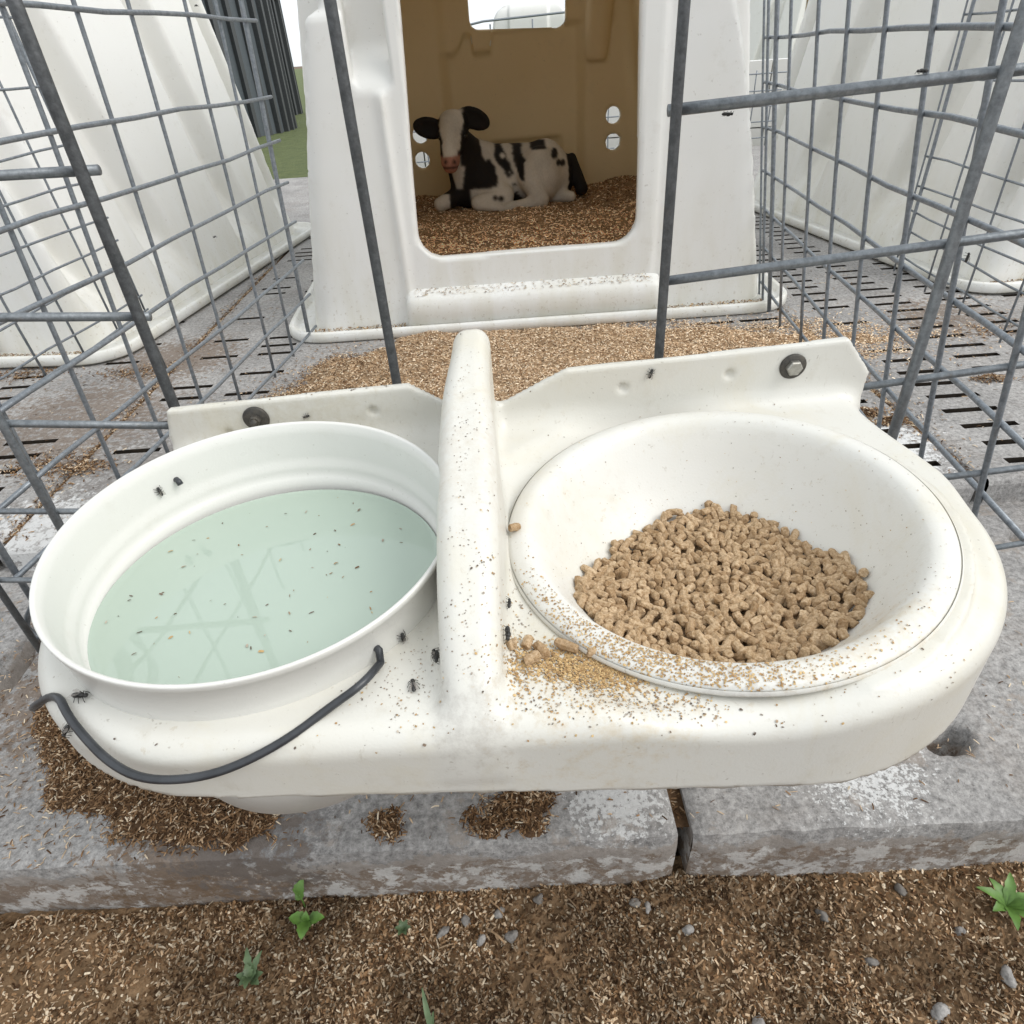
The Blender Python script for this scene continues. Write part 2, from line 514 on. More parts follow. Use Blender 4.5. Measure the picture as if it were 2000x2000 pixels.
m, nt, b = new_mat('pail_water')            # cloudy, faintly algal water: scatters mint green below a mirror-smooth surface
b.inputs['Base Color'].default_value = (0.535, 0.64, 0.545, 1)
b.inputs['Roughness'].default_value = 0.0
b.inputs['IOR'].default_value = 1.5
b.inputs['Transmission Weight'].default_value = 0.30
bump(nt, b, noise(nt, pos(nt), 14, 2), 0.03, 0.004)
M['water'] = m

m, nt, b = new_mat('feed_pellet')
oi = node(nt, 'ShaderNodeObjectInfo')
o_ = objc(nt)
c_ = mixc(nt, oi.outputs['Random'], (0.40, 0.275, 0.165), (0.68, 0.52, 0.345))
c_ = mixc(nt, ramp(nt, noise(nt, o_, 420, 5, 0.7), [(0.35, 0.0), (0.7, 1.0)]), c_, (0.25, 0.145, 0.06))
c_ = mixc(nt, math_(nt, 'MULTIPLY', ramp(nt, noise(nt, o_, 700, 3), [(0.60, 0.0), (0.68, 1.0)]), 0.6), c_, (0.62, 0.46, 0.27))
nt.links.new(c_, b.inputs['Base Color']); b.inputs['Roughness'].default_value = 0.85
b.inputs['Specular IOR Level'].default_value = 0.15
bump(nt, b, noise(nt, o_, 420, 5, 0.7), 0.8, 0.0014)
M['pellet'] = m

m, nt, b = new_mat('fly_wing')
b.inputs['Base Color'].default_value = (0.30, 0.27, 0.24, 1)
b.inputs['Alpha'].default_value = 0.45; b.inputs['Roughness'].default_value = 0.25
M['wing'] = m

def leafmat(name, col):
    m, nt, b = new_mat(name)
    o = objc(nt)
    c = mixc(nt, ramp(nt, noise(nt, o, 90, 4), [(0.3, 0.0), (0.7, 1.0)]), tuple(q * 0.75 for q in col), tuple(q * 1.3 for q in col))
    nt.links.new(c, b.inputs['Base Color']); b.inputs['Roughness'].default_value = 0.5
    b.inputs['Subsurface Weight'].default_value = 0.0
    return m
M['leaf'] = leafmat('bright_leaf', (0.085, 0.17, 0.030))
M['leaf2'] = leafmat('dull_leaf', (0.075, 0.115, 0.050))
M['corr'] = steel('corrugated_steel', (0.085, 0.10, 0.112), (0.13, 0.15, 0.165), 0.2, 0.6)

# ================================================================== ground, grass, slabs
mb = MB()
mb.add([(-900, -400, -0.165), (900, -400, -0.165), (900, 1500, -0.165), (-900, 1500, -0.165)], [(0, 1, 2, 3)])
kind(mb.build('ground', M['soil'], smooth=False), 'structure')
mb = MB()
mb.add([(-60, 5.2, -0.12), (60, 5.2, -0.12), (60, 400, -0.12), (-60, 400, -0.12)], [(0, 1, 2, 3)])
kind(mb.build('grass_field', M['grass'], smooth=False), 'structure')

DECK_Y0, DECK_Y1, DECK_T = 0.868, 5.0, 0.160

def deck_slab(x0, x1, cols, slot_len, y0, y1, phase, skip, parent):
    """a concrete slat panel: slots really go through it"""
    mb = MB(); slot_faces = set()
    pitch, sw = 0.0625, 0.0165
    rows = []
    y = y0 + 0.055 + phase
    while y < min(y1, 3.2): rows.append(y); y += pitch
    xs = [x0]
    for c in cols: xs += [c - slot_len / 2, c + slot_len / 2]
    xs.append(x1)
    r = 0.008
    def quad(xa, xb, ya, yb, z=0.0): mb.add([(xa, ya, z), (xb, ya, z), (xb, yb, z), (xa, yb, z)], [(0, 1, 2, 3)])
    for i in range(len(xs) - 1):
        xa, xb = xs[i], xs[i + 1]
        if i % 2 == 0:
            quad(max(xa, x0 + r), min(xb, x1 - r), y0 + r, y1 - r)
        else:
            ya = y0 + r
            for yr in rows:
                if skip(0.5 * (xa + xb), yr) or random.random() < (0.5 if xa < -0.5 else 0.12): continue
                j = random.uniform(-0.006, 0.006)
                s0, s1 = yr - sw / 2 + j * 0.4, yr + sw / 2 + j * 0.4
                quad(xa, xb, ya, s0)
                d = -DECK_T; f0_ = len(mb.f) + 2
                e0, e1 = xa + random.uniform(0, 0.014), xb - random.uniform(0, 0.014)
                quad(xa, e0, s0, s1); quad(e1, xb, s0, s1)
                mb.add([(e0, s0, 0), (e1, s0, 0), (e1, s0, d), (e0, s0, d)], [(0, 3, 2, 1)])
                mb.add([(e0, s1, 0), (e1, s1, 0), (e1, s1, d), (e0, s1, d)], [(0, 1, 2, 3)])
                mb.add([(e0, s0, 0), (e0, s1, 0), (e0, s1, d), (e0, s0, d)], [(0, 1, 2, 3)])
                mb.add([(e1, s0, 0), (e1, s1, 0), (e1, s1, d), (e1, s0, d)], [(0, 3, 2, 1)])
                slot_faces.update(range(f0_, f0_ + 4))
                ya = s1
            quad(xa, xb, ya, y1 - r)
    # worn edges and sides
    n = 60
    def side(pa, pb, nx, ny):
        vs_, fs_ = [], []
        for k in range(n + 1):
            t = k / n
            x = pa[0] + (pb[0] - pa[0]) * t; y = pa[1] + (pb[1] - pa[1]) * t
            jj = 0.004 * (fbm(np.array([x * 25]), np.array([y * 25]), 3)[0] - 0.5)
            for (o_, z) in ((-r, 0.0), (-0.003 + jj, -0.003), (0.0 + jj, -0.009), (0.001, -DECK_T)):
                vs_.append((x + nx * o_, y + ny * o_, z))
        for k in range(n):
            for q in range(3):
                a = k * 4 + q
                fs_.append((a, a + 1, a + 5, a + 4))
        mb.add(vs_, fs_)
    side((x0 + r, y0), (x1 - r, y0), 0, -1)
    side((x1, y0 + r), (x1, y1 - r), 1, 0)
    side((x0, y1 - r), (x0, y0 + r), -1, 0)
    o = mb.build('concrete_slab', M['slat'], parent, smooth=False)
    o.data.materials.append(M['slot'])
    for i_ in slot_faces: o.data.polygons[i_].material_index = 1
    return o

deck = empty('slatted_floor', (0, DECK_Y0, 0)); kind(deck, 'structure')
deck_slabs = []
under = lambda x, y: False
def mid_skip(x, y):                       # slots in the middle of the pen are choked with litter or lie under the hutch
    if -0.45 < x < 0.47 and y < 1.7: return True
    return y > 2.1 and -0.6 < x < 0.72
for (x0, x1, cols, ph, sk) in (
        (-2.60, -0.858, [-2.3, -2.05, -1.85, -1.64, -1.43, -1.22, -1.01], 0.02, under),
        (-0.849, 0.771, [-0.755, -0.60, 0.57, 0.69], 0.010, mid_skip),
        (0.780, 2.55, [0.905, 1.075, 1.25, 1.42, 1.60, 1.78, 1.96, 2.2], 0.0, under)):
    s_ = deck_slab(x0, x1, cols, 0.112, DECK_Y0 + random.uniform(0, 0.008), DECK_Y1, ph, sk, None)
    s_.parent = deck; s_.matrix_parent_inverse = Matrix.Translation((0, -DECK_Y0, 0))
    deck_slabs.append(s_)

# front row of solid slabs with a vertical face towards the litter
KERB_Z = -0.045
def kerb_z(x, y):
    z = KERB_Z + 0.004 * (fbm(x * 9, y * 9, 11) - 0.5)
    e = y - (0.352 - 0.02 * x)
    z = z - 0.004 * np.exp(-np.maximum(e, 0) / 0.006) * (0.2 + 1.4 * fbm(x * 60, y * 10, 5))
    return z
def kerb_slab(x0, x1, parent, holes=()):
    nx = int((x1 - x0) / 0.0085); ys = np.concatenate([np.linspace(0, 0.03, 8)[:-1], np.linspace(0.03, 0.56, 62)])
    xs_ = np.linspace(x0, x1, nx)
    X, E = np.meshgrid(xs_, ys, indexing='ij')
    yf = 0.352 - 0.02 * X
    chip = 0.0035 * (fbm(X * 60, X * 3, 9) - 0.5) + 0.006 * np.maximum(0, fbm(X * 6, X * 0 + 3, 4) - 0.6) * 4
    # rounded ends at the joints
    endr = np.minimum(X - x0, x1 - X)
    rnd = 0.005 * np.exp(-np.maximum(endr, 0) / 0.005)
    Y = yf + chip * np.exp(-E / 0.02) + rnd * np.exp(-E / 0.05) + E
    Z = kerb_z(X, Y + 0) - 0.008 * np.exp(-np.maximum(endr, 0) / 0.005)
    for (hx, hy, rx, ry, a) in holes:
        ca, sa = math.cos(a), math.sin(a)
        u = (X - hx) * ca + (Y - hy) * sa; v = -(X - hx) * sa + (Y - hy) * ca
        Z = Z - 0.055 * smooth01((1.25 - np.sqrt((u / rx) ** 2 + (v / ry) ** 2)) / 0.4)
    nE = len(ys)
    V = [np.stack([X, Y, Z], -1).reshape(-1, 3)]
    idx = np.arange(nx * nE).reshape(nx, nE)
    F = [np.stack([idx[:-1, :-1], idx[1:, :-1], idx[1:, 1:], idx[:-1, 1:]], -1).reshape(-1, 4)]
    # face
    zf = np.linspace(0, 1, 16)
    Xf, T = np.meshgrid(xs_, zf, indexing='ij')
    top = Z[:, :1]
    Zf = top * (1 - T) + (-0.185) * T
    Yf = Y[:, :1] + 0 * T - 0.003 * smooth01(T * 8) + 0.005 * (fbm(Xf * 16, Zf * 40, 21) - 0.5) * smooth01(T * 3) + 0.004 * T
    b0 = nx * nE
    V.append(np.stack([Xf, Yf, Zf], -1).reshape(-1, 3))
    id2 = b0 + np.arange(nx * 16).reshape(nx, 16)
    F.append(np.stack([id2[:-1, 1:], id2[1:, 1:], id2[1:, :-1], id2[:-1, :-1]], -1).reshape(-1, 4))
    for side_i, fl in ((0, False), (nx - 1, True)):
        b1 = sum(len(v) for v in V)
        tp = np.stack([X[side_i], Y[side_i], Z[side_i]], -1); bt = tp.copy(); bt[:, 2] = -0.185
        V.append(np.concatenate([tp, bt]))
        a = b1 + np.arange(nE)
        q = np.stack([a[:-1], a[1:], a[1:] + nE, a[:-1] + nE], -1)
        F.append(q[:, ::-1] if not fl else q)
    me = np_mesh('concrete_slab', np.concatenate(V), np.concatenate(F))
    o = link('concrete_slab', me, M['kerb'])
    o.parent = parent; o.matrix_parent_inverse = Matrix.Translation((0, -0.35, 0))
    return o
kerb = empty('concrete_kerb', (0, 0.35, 0)); kind(kerb, 'structure')
kl = kerb_slab(-1.7, 0.149, kerb, [(-0.715, 0.645, 0.016, 0.085, 0.05)])
kr = kerb_slab(0.165, 1.9, kerb, [(0.478, 0.437, 0.022, 0.016, 0.5), (0.815, 0.785, 0.035, 0.018, 0.1)])

# ================================================================== calf hutches
RW = 1.42
def pulse(t, wd, e): return smooth01((wd - np.abs(t)) / e)
def hutch_outer(x, y, z):
    fl = 0
    for (yc, tilt, wd) in ((0.07, 0.05, 0.05), (0.42, 0.16, 0.085), (0.95, 0.14, 0.085), (1.32, 0.10, 0.05)):
        tt = y - yc + tilt * (z - 0.4)
        fl = fl + pulse(tt, wd * np.clip(1.2 - 0.3 * z, 0.5, 1.3), 0.040) * smooth01((z - 0.04) / 0.22)
    hw0 = 0.63 + 0.045 * y - 0.157 * z
    hw = hw0 - 0.080 * fl
    side = (np.abs(x) - hw) * 0.95
    xd = x + 0.02
    sur = pulse(xd, 0.345, 0.02)
    front = -(y - 0.02 * z + 0.012 * sur + 0.010 * smooth01((0.72 - z) / 0.02) * smooth01((-0.33 - x) / 0.02))
    cen = smooth01((x + 0.285) / 0.050) * smooth01((0.320 - x) / 0.050)
    lowp = smooth01((x + 0.10) / 0.025) * smooth01((0.225 - x) / 0.025) * smooth01((0.315 + 0.02 * x - z) / 0.025)
    # stepped moulding below the rear window
    zl = np.interp(x, [-0.279, -0.252, -0.221, -0.194, -0.172, -0.146, -0.137, -0.070, -0.057, 0.308], [0.618, 0.606, 0.602, 0.625, 0.664, 0.666, 0.604, 0.606, 0.676, 0.684])
    upp = smooth01((z - zl) / 0.030)
    rear = (y - (RW - 0.06 * z + 0.055 * cen + 0.026 * lowp * cen - 0.026 * upp * cen)) * 0.98
    top = z - 1.28
    fr = np.maximum(front, rear)
    d = smax(side, fr, 0.06)
    t_ = 0.034
    di = smax(smax((np.abs(x) - hw0 + 0.10) * 0.95, fr + t_, 0.05), top + t_, 0.22)
    return smax(d, top, 0.22), di

def rbox2(u, v, cu, cv, hu, hv, r):
    a = np.abs(u - cu) - hu + r; b_ = np.abs(v - cv) - hv + r
    return np.sqrt(np.maximum(a, 0) ** 2 + np.maximum(b_, 0) ** 2) + np.minimum(np.maximum(a, b_), 0) - r

def hutch_sdf(x, y, z):
    o, di = hutch_outer(x, y, z)
    d = np.maximum(o, -di)
    # moulded hand recess beside the door and the bulge at the back
    sc = np.maximum(np.maximum(rbox2(x, z, -0.362, 0.80, 0.045, 0.24, 0.03), y - 0.06 * smooth01((z - 0.555) / 0.10)), -0.2 - y)
    d = np.maximum(d, -sc)
    d = np.minimum(d, np.maximum(np.maximum(np.maximum(rbox2(x, z, -0.362, 0.80, 0.062, 0.26, 0.03), y - 0.085), -(y - 0.06 * smooth01((z - 0.555) / 0.10)) + 0.0), -y - 0.0))
    bl = np.maximum(cap(x, y, z, (0.350, RW - 0.07, 0.60), (0.375, RW - 0.15, 1.1), 0.045, 0.068), 0.570 - z)
    d = np.minimum(d, np.maximum(bl, o))
    door = rbox2(x + 0.02 - 0.012 * (z - 0.2), z - 0.012 * x, 0, 0.69, 0.284 - 0.02 * smooth01((z - 0.2) / 0.6), 0.50, 0.06)
    d = np.maximum(d, -np.maximum(door, y - 0.2))
    win = np.maximum(rbox2(x, z + 0.03 * x, 0.044, 0.83, 0.187, 0.137, 0.032), 1.15 - y)
    d = np.maximum(d, -win)
    for (vx, vz) in ((-0.386, 0.354), (-0.389, 0.260), (0.427, 0.378), (0.430, 0.280)):
        d = np.maximum(d, -np.maximum(np.sqrt((x - vx) ** 2 + (z - vz) ** 2) - 0.031, 1.0 - y))
    return np.maximum(d, -z)

Vh, Fh = surf_nets(hutch_sdf, (-0.78, -0.07, -0.03), (0.78, 1.56, 1.34), 0.0104, 2)
hutch_me = np_mesh('shell', Vh, Fh)
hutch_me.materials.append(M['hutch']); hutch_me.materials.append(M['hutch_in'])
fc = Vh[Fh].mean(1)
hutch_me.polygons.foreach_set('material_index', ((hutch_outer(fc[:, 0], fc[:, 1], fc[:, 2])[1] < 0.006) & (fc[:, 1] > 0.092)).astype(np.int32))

def round_path(pts, r, n=8):
    out = []
    k = len(pts)
    for i in range(k):
        p = Vector(pts[i]); a = (Vector(pts[i - 1]) - p).normalized(); c = (Vector(pts[(i + 1) % k]) - p).normalized()
        for t in range(n + 1):
            s = t / n
            q = (p + a * r) * (1 - s) ** 2 + p * 2 * s * (1 - s) + (p + c * r) * s ** 2
            out.append(q)
    return out
def flange_mesh():
    base = [(-0.635, -0.004), (0.635, -0.004), (0.70, RW + 0.04), (-0.70, RW + 0.04)]
    # subdivide the long edges so that the lip can wander a little
    path = round_path(base, 0.06, 8)
    dense = []
    for i in range(len(path)):
        a, b_ = path[i], path[(i + 1) % len(path)]
        m_ = max(1, int((b_ - a).length / 0.03))
        for k in range(m_): dense.append(a + (b_ - a) * (k / m_))
    n = len(dense)
    prof = [(-0.03, 0.019), (0.034, 0.013), (0.046, 0.016), (0.052, 0.028), (0.062, 0.031), (0.068, 0.026), (0.069, 0.006), (0.062, 0.001), (-0.03, 0.001)]
    mb = MB(); vs_, fs_ = [], []
    for i in range(n):
        t = (dense[(i + 1) % n] - dense[i - 1]).normalized(); nn = Vector((t.y, -t.x))
        wv = 0.004 * (vn(np.array([i * 0.11]), np.array([0.5]), 2)[0] - 0.5)
        for (d, z) in prof:
            q = dense[i] + nn * (d + wv * (d > 0))
            vs_.append((q.x, q.y, z + (wv * 0.8 if z > 0.01 else 0)))
    k = len(prof)
    for i in range(n):
        for j in range(k):
            fs_.append((i * k + j, i * k + (j + 1) % k, ((i + 1) % n) * k + (j + 1) % k, ((i + 1) % n) * k + j))
    mb.add(vs_, [tuple(reversed(f)) for f in fs_])
    return mb.mesh('base_flange')
flange_me = flange_mesh(); flange_me.materials.append(M['hutch'])
def sill_mesh():
    mb = MB()
    prof = [(-0.010, 0.112), (-0.026, 0.104), (-0.040, 0.096), (-0.047, 0.086), (-0.050, 0.072), (-0.053, 0.012), (-0.010, 0.012)]
    xs_ = [-0.356, -0.350, -0.340] + list(np.linspace(-0.32, 0.30, 30)) + [0.315, 0.325, 0.332]
    vs_, fs_ = [], []
    k = len(prof)
    for i, x in enumerate(xs_):
        e = min(x - xs_[0], xs_[-1] - x); s = 0.012 * math.exp(-e / 0.006)
        for (y, z) in prof: vs_.append((x, min(y + s, -0.009), z - (s if z > 0.05 else 0)))
    for i in range(len(xs_) - 1):
        for j in range(k - 1):
            fs_.append((i * k + j, i * k + j + 1, (i + 1) * k + j + 1, (i + 1) * k + j))
    fs_.append(tuple(range(k))[::-1]); fs_.append(tuple((len(xs_) - 1) * k + j for j in range(k)))
    mb.add(vs_, fs_)
    return mb.mesh('door_sill')
sill_me = sill_mesh(); sill_me.materials.append(M['hutch'])

def make_hutch(loc, rz, label, parts=True):
    t = empty('calf_hutch', loc, (0, 0, R(rz)))
    tag(t, label, 'calf hutch', 'white plastic calf hutches')
    link('shell', hutch_me, None, t)
    if parts:
        link('base_flange', flange_me, None, t); link('door_sill', sill_me, None, t)
    return t
hutch = make_hutch((0.11, 1.80, 0), 0.0, 'white plastic calf hutch in the middle with a calf lying inside its doorway')
make_hutch((-1.70, 1.81, 0.004), -6.0, 'white ribbed calf hutch standing behind the wire mesh on the left')
make_hutch((1.97, 1.86, 0.004), 5.0, 'white ribbed calf hutch standing behind the wire mesh on the right')
make_hutch((0.95, 12.6, -0.12), 170.0, 'distant calf hutch seen through the rear window of the middle hutch')
make_hutch((3.75, 9.0, -0.12), 60.0, 'distant calf hutch seen in the gap right of the middle hutch')

# ================================================================== pen fences
def make_panel(name, x0, y0, yaw, lean, wires, verts, r, mat, label, cat='fence panel', group='wire mesh pen panels'):
    d = Vector((math.sin(R(yaw)), math.cos(R(yaw)), 0)); s = Vector((d.y, -d.x, 0))
    P = lambda u, z, off=0.0: Vector((x0, y0, 0)) + d * u + Vector((0, 0, z)) + s * (lean * z + off)
    u0 = min(v[0] for v in verts)
    base = Vector((x0, y0, 0)) + d * u0
    t = empty(name, base); tag(t, label, cat, group)
    def part(nm, pts, rr, n):
        mb = MB(); mb.tube([p - base for p in pts], rr, n)
        return mb.build(nm, mat, t)
    for i, (z, ua, ub) in enumerate(wires):
        n_ = 9; pts = []
        for k in range(n_):
            f_ = k / (n_ - 1); u = ua + (ub - ua) * f_
            wob = 0.0025 * math.sin(f_ * 7 + i * 2.1) + 0.0015 * math.sin(f_ * 19 + i)
            pts.append(P(u, z + wob, r * 0.95))
        part('horizontal_wire', pts, r, 8)
    for i, (u, za, zb, rr) in enumerate(verts):
        pts = [P(u + 0.002 * math.sin(k * 2 + i), za + (zb - za) * k / 5, -r * 0.95) for k in range(6)]
        part('vertical_wire', pts, rr, 8)
    return t

zL = [0.83, 0.703, 0.567, 0.477, 0.389, 0.303, 0.203, 0.115, 0.03]
make_panel('wire_panel', -0.574, 1.2, 6.0, 0.04,
           [(z, -0.56, 0.60) for z in zL],
           [(u, 0.012, 0.95, 0.0035) for u in (-0.456, -0.32, -0.186, -0.036, 0.105, 0.295, 0.425)] + [(0.552, 0.010, 0.95, 0.0055), (-0.55, 0.01, 0.95, 0.004)],
           0.0036, M['wire'], 'galvanised wire mesh panel forming the left side of the middle pen')
zR = [0.83, 0.72, 0.614, 0.523, 0.430, 0.336, 0.243, 0.146, 0.050]
make_panel('wire_panel', 0.665, 1.2, 7.5, -0.14,
           [(z, -0.66, 0.655) for z in zR],
           [(u, 0.012, 0.95, 0.0036) for u in (-0.575, -0.42, -0.265, -0.110, 0.052, 0.214, 0.403, 0.60)] + [(0.52, 0.010, 0.95, 0.0055), (0.645, 0.01, 0.95, 0.003)],
           0.0037, M['wire'], 'galvanised wire mesh panel leaning inwards on the right side of the middle pen')
make_panel('wire_panel', -0.85, 1.62, 5.0, -0.06,
           [(z, -0.95, 0.008) for z in (0.84, 0.725, 0.617, 0.511, 0.439, 0.368, 0.314, 0.262, 0.19, 0.153)],
           [(u, 0.14, 0.90, 0.0024) for u in (0.0, -0.128, -0.262, -0.386, -0.52, -0.66, -0.80, -0.94)] + [(-0.02, 0.0, 0.9, 0.0042)],
           0.0024, M['wire'], 'thin wire mesh panel with short stub ends in front of the left hutch')
make_panel('wire_panel', 1.13, 1.86, 6.0, 0.0,
           [(z, -0.95, 0.012) for z in (0.74, 0.628, 0.51, 0.43, 0.338, 0.272, 0.207, 0.158, 0.095)],
           [(u, 0.05, 0.90, 0.0024) for u in (0.0, -0.195, -0.375, -0.552, -0.73, -0.9)] + [(-0.03, 0.0, 0.9, 0.0045)],
           0.0026, M['wire'], 'thin wire mesh panel tied to a pole in front of the right hutch')

# front gate of the pen: uprights and cross bars, the feeder hangs on it
GY = 0.63
gate = empty('pen_gate', (-0.343, GY, 0.0))
tag(gate, 'galvanised bar gate across the front of the pen, carrying the white feeder', 'gate')
def gpart(nm, pts, r, mat):
    mb = MB(); mb.tube([Vector(p) - Vector((-0.343, GY, 0)) for p in pts], r, 12)
    return mb.build(nm, mat, gate)
for (x, r, zb, mt) in ((-0.343, 0.0056, 0.02, 'post'), (-0.110, 0.0048, 0.05, 'post'), (0.160, 0.0047, 0.05, 'post'), (0.431, 0.0056, 0.02, 'bar')):
    gpart('upright_bar', [(x, GY, zb), (x + 0.001, GY, 0.3), (x - 0.0005, GY, 0.6), (x, GY, 1.05)], r, M[mt])
for (za, xa, zb, xb, r) in ((0.560, -0.80, 0.557, -0.333, 0.0043), (0.458, -0.80, 0.430, -0.337, 0.0043), (0.352, -0.80, 0.311, -0.338, 0.0042),
                            (0.236, -0.80, 0.200, -0.36, 0.0036), (0.134, -0.80, 0.105, -0.50, 0.0036)):
    gpart('cross_bar', [(xa, GY + 0.0097, za), ((xa + xb) / 2, GY + 0.0097, (za + zb) / 2 + 0.001), (xb, GY + 0.0097, zb)], r, M['bar'])
for (za, xa, zb, xb, r) in ((0.5715, 0.155, 0.602, 0.85, 0.0048), (0.4295, 0.163, 0.475, 0.85, 0.0045), (0.298, 0.34, 0.340, 0.85, 0.0041),
                            (0.172, 0.47, 0.20, 0.85, 0.0040), (0.050, 0.56, 0.092, 0.85, 0.0038)):
    gpart('cross_bar', [(xa, GY + 0.0100, za), ((xa + xb) / 2, GY + 0.0100, (za + zb) / 2 - 0.001), (xb, GY + 0.0100, zb)], r, M['bar'])
gpart('upright_bar', [(-0.528, GY + 0.002, 0.02), (-0.526, GY + 0.002, 0.3), (-0.524, GY + 0.002, 1.0)], 0.0046, M['bar'])
gpart('upright_bar', [(-0.643, GY + 0.002, 0.0), (-0.642, GY + 0.002, 0.5), (-0.642, GY + 0.002, 1.0)], 0.0042, M['bar'])
# bent bottom hoop at the left foot of the gate
gpart('bottom_hoop', [(-0.585, GY + 0.012, 0.118), (-0.615, GY + 0.012, 0.085), (-0.640, GY + 0.012, 0.055), (-0.650, GY + 0.012, 0.035), (-0.646, GY + 0.012, 0.018), (-0.632, GY + 0.012, 0.010), (-0.45, GY + 0.012, -0.004), (-0.30, GY + 0.012, -0.01)], 0.0036, M['wire'])

# ================================================================== things far behind
def silo(loc, r, h, nrib, cone, label):
    t = empty('silo', loc); tag(t, label, 'silo', 'grey silos behind the hutches')
    mb = MB(); n = nrib * 6; vs_, fs_ = [], []
    for zi, z in enumerate((0, h)):
        for k in range(n):
            a = 2 * math.pi * k / n
            rr = r + 0.012 * math.cos(k * 2 * math.pi / 6)
            vs_.append((rr * math.cos(a), rr * math.sin(a), z))
    for k in range(n): fs_.append((k, (k + 1) % n, n + (k + 1) % n, n + k))
    mb.add(vs_, fs_); mb.build('wall', M['corr'], t, smooth=False)
    for k in range(nrib):
        a_ = 2 * math.pi * k / nrib
        mb = MB(); mb.box(r - 0.02, r + 0.075, -0.028, 0.028, 0, h - 0.03)
        mb.build('rib', M['post'], t, smooth=False, rot=(0, 0, a_))
    mb = MB(); mb.lathe([(r + 0.08, h - 0.02), (r + 0.08, h + 0.01), (0.12, h + cone), (0.0, h + cone)], 48); mb.build('roof', M['corr'], t, smooth=False)
    return t
silo((-4.35, 10.9, -0.12), 1.55, 7.0, 44, 1.0, 'tall dark ribbed steel silo rising behind the left hutch')
silo((-4.35, 14.5, -0.12), 0.85, 1.75, 24, 0.35, 'low grey tank with a conical roof beside the tall silo')
# guard rail seen through the rear window
t = empty('guard_rail', (-0.4, 8.2, -0.12)); tag(t, 'thin pale guard rail seen through the rear window of the middle hutch', 'railing')
mb = MB(); mb.tube([(0, 0.5, 0.80), (0.10, 0.0, 0.95), (0.45, 0, 1.0), (1.3, 0.05, 1.03), (2.4, 0.2, 1.06)], 0.010, 8); mb.build('top_rail', M['wire'], t)
for x in (0.10, 0.52, 0.95, 1.5, 2.1):
    mb = MB(); mb.tube([(x, 0.02, 0.0), (x, 0.02, 0.95 + 0.045 * x)], 0.008, 8); mb.build('upright', M['wire'], t)
# low pale wall behind the row of hutches, glimpsed through their vents
t = empty('block_wall', (1.5, 5.3, -0.12)); tag(t, 'low whitewashed block wall behind the middle hutch, seen through its round vents', 'wall')
for k in range(12):
    for q in range(3):
        x0_ = -2.35 + k * 0.405 + (0.2 if q % 2 else 0.0)
        mb = MB(); mb.box(x0_, x0_ + 0.395, 0, 0.19, q * 0.2, q * 0.2 + 0.192); mb.build('block', M['bucket'], t, smooth=False)
make_panel('wire_panel', -0.75, 4.9, 88.0, 0.0, [(z, 0.0, 3.6) for z in (0.05, 0.14, 0.23, 0.32, 0.41)], [(u, 0.0, 0.43, 0.004) for u in np.arange(0.0, 3.61, 0.12)], 0.004, M['wire'], 'wire mesh panel behind the middle hutch, glimpsed through its round vents')

# ================================================================== feeder: tray, bucket, bowl
TO = Vector((0.0, 0.40, 0.307))                    # tray origin, on its top deck
TR = Matrix(((1, 0, 0), (0, 1, 0), (0.018, 0.010, 1)))   # leans a little towards the camera
def tw(x, y, z): return TO + TR @ Vector((x, y, z))
BK = (-0.190, 0.000)            # bucket centre in tray coordinates
BW = (0.158, 0.008)             # bowl centre
BE = (0.172, 0.016)             # centre of the tray's right end
def rcap2(x, y, ca, ra, cb, rb):
    """2-D hull of two circles"""
    ax, ay = ca; bx, by = cb
    dx, dy = bx - ax, by - ay
    L = math.hypot(dx, dy); ux, uy = dx / L, dy / L
    px = (x - ax) * ux + (y - ay) * uy; py = np.abs(-(x - ax) * uy + (y - ay) * ux)
    b_ = (ra - rb) / L; a_ = math.sqrt(1 - b_ * b_)
    k = -b_ * py * 0 + (a_ * px - b_ * 0) * 0
    k = px * a_ - py * (-b_) * -1
    k = -py * b_ + px * a_
    d1 = np.sqrt(px ** 2 + py ** 2) - ra
    d2 = np.sqrt((px - L) ** 2 + py ** 2) - rb
    d3 = px * b_ + py * a_ - ra
    return np.where(k < 0, d1, np.where(k > a_ * L, d2, d3))

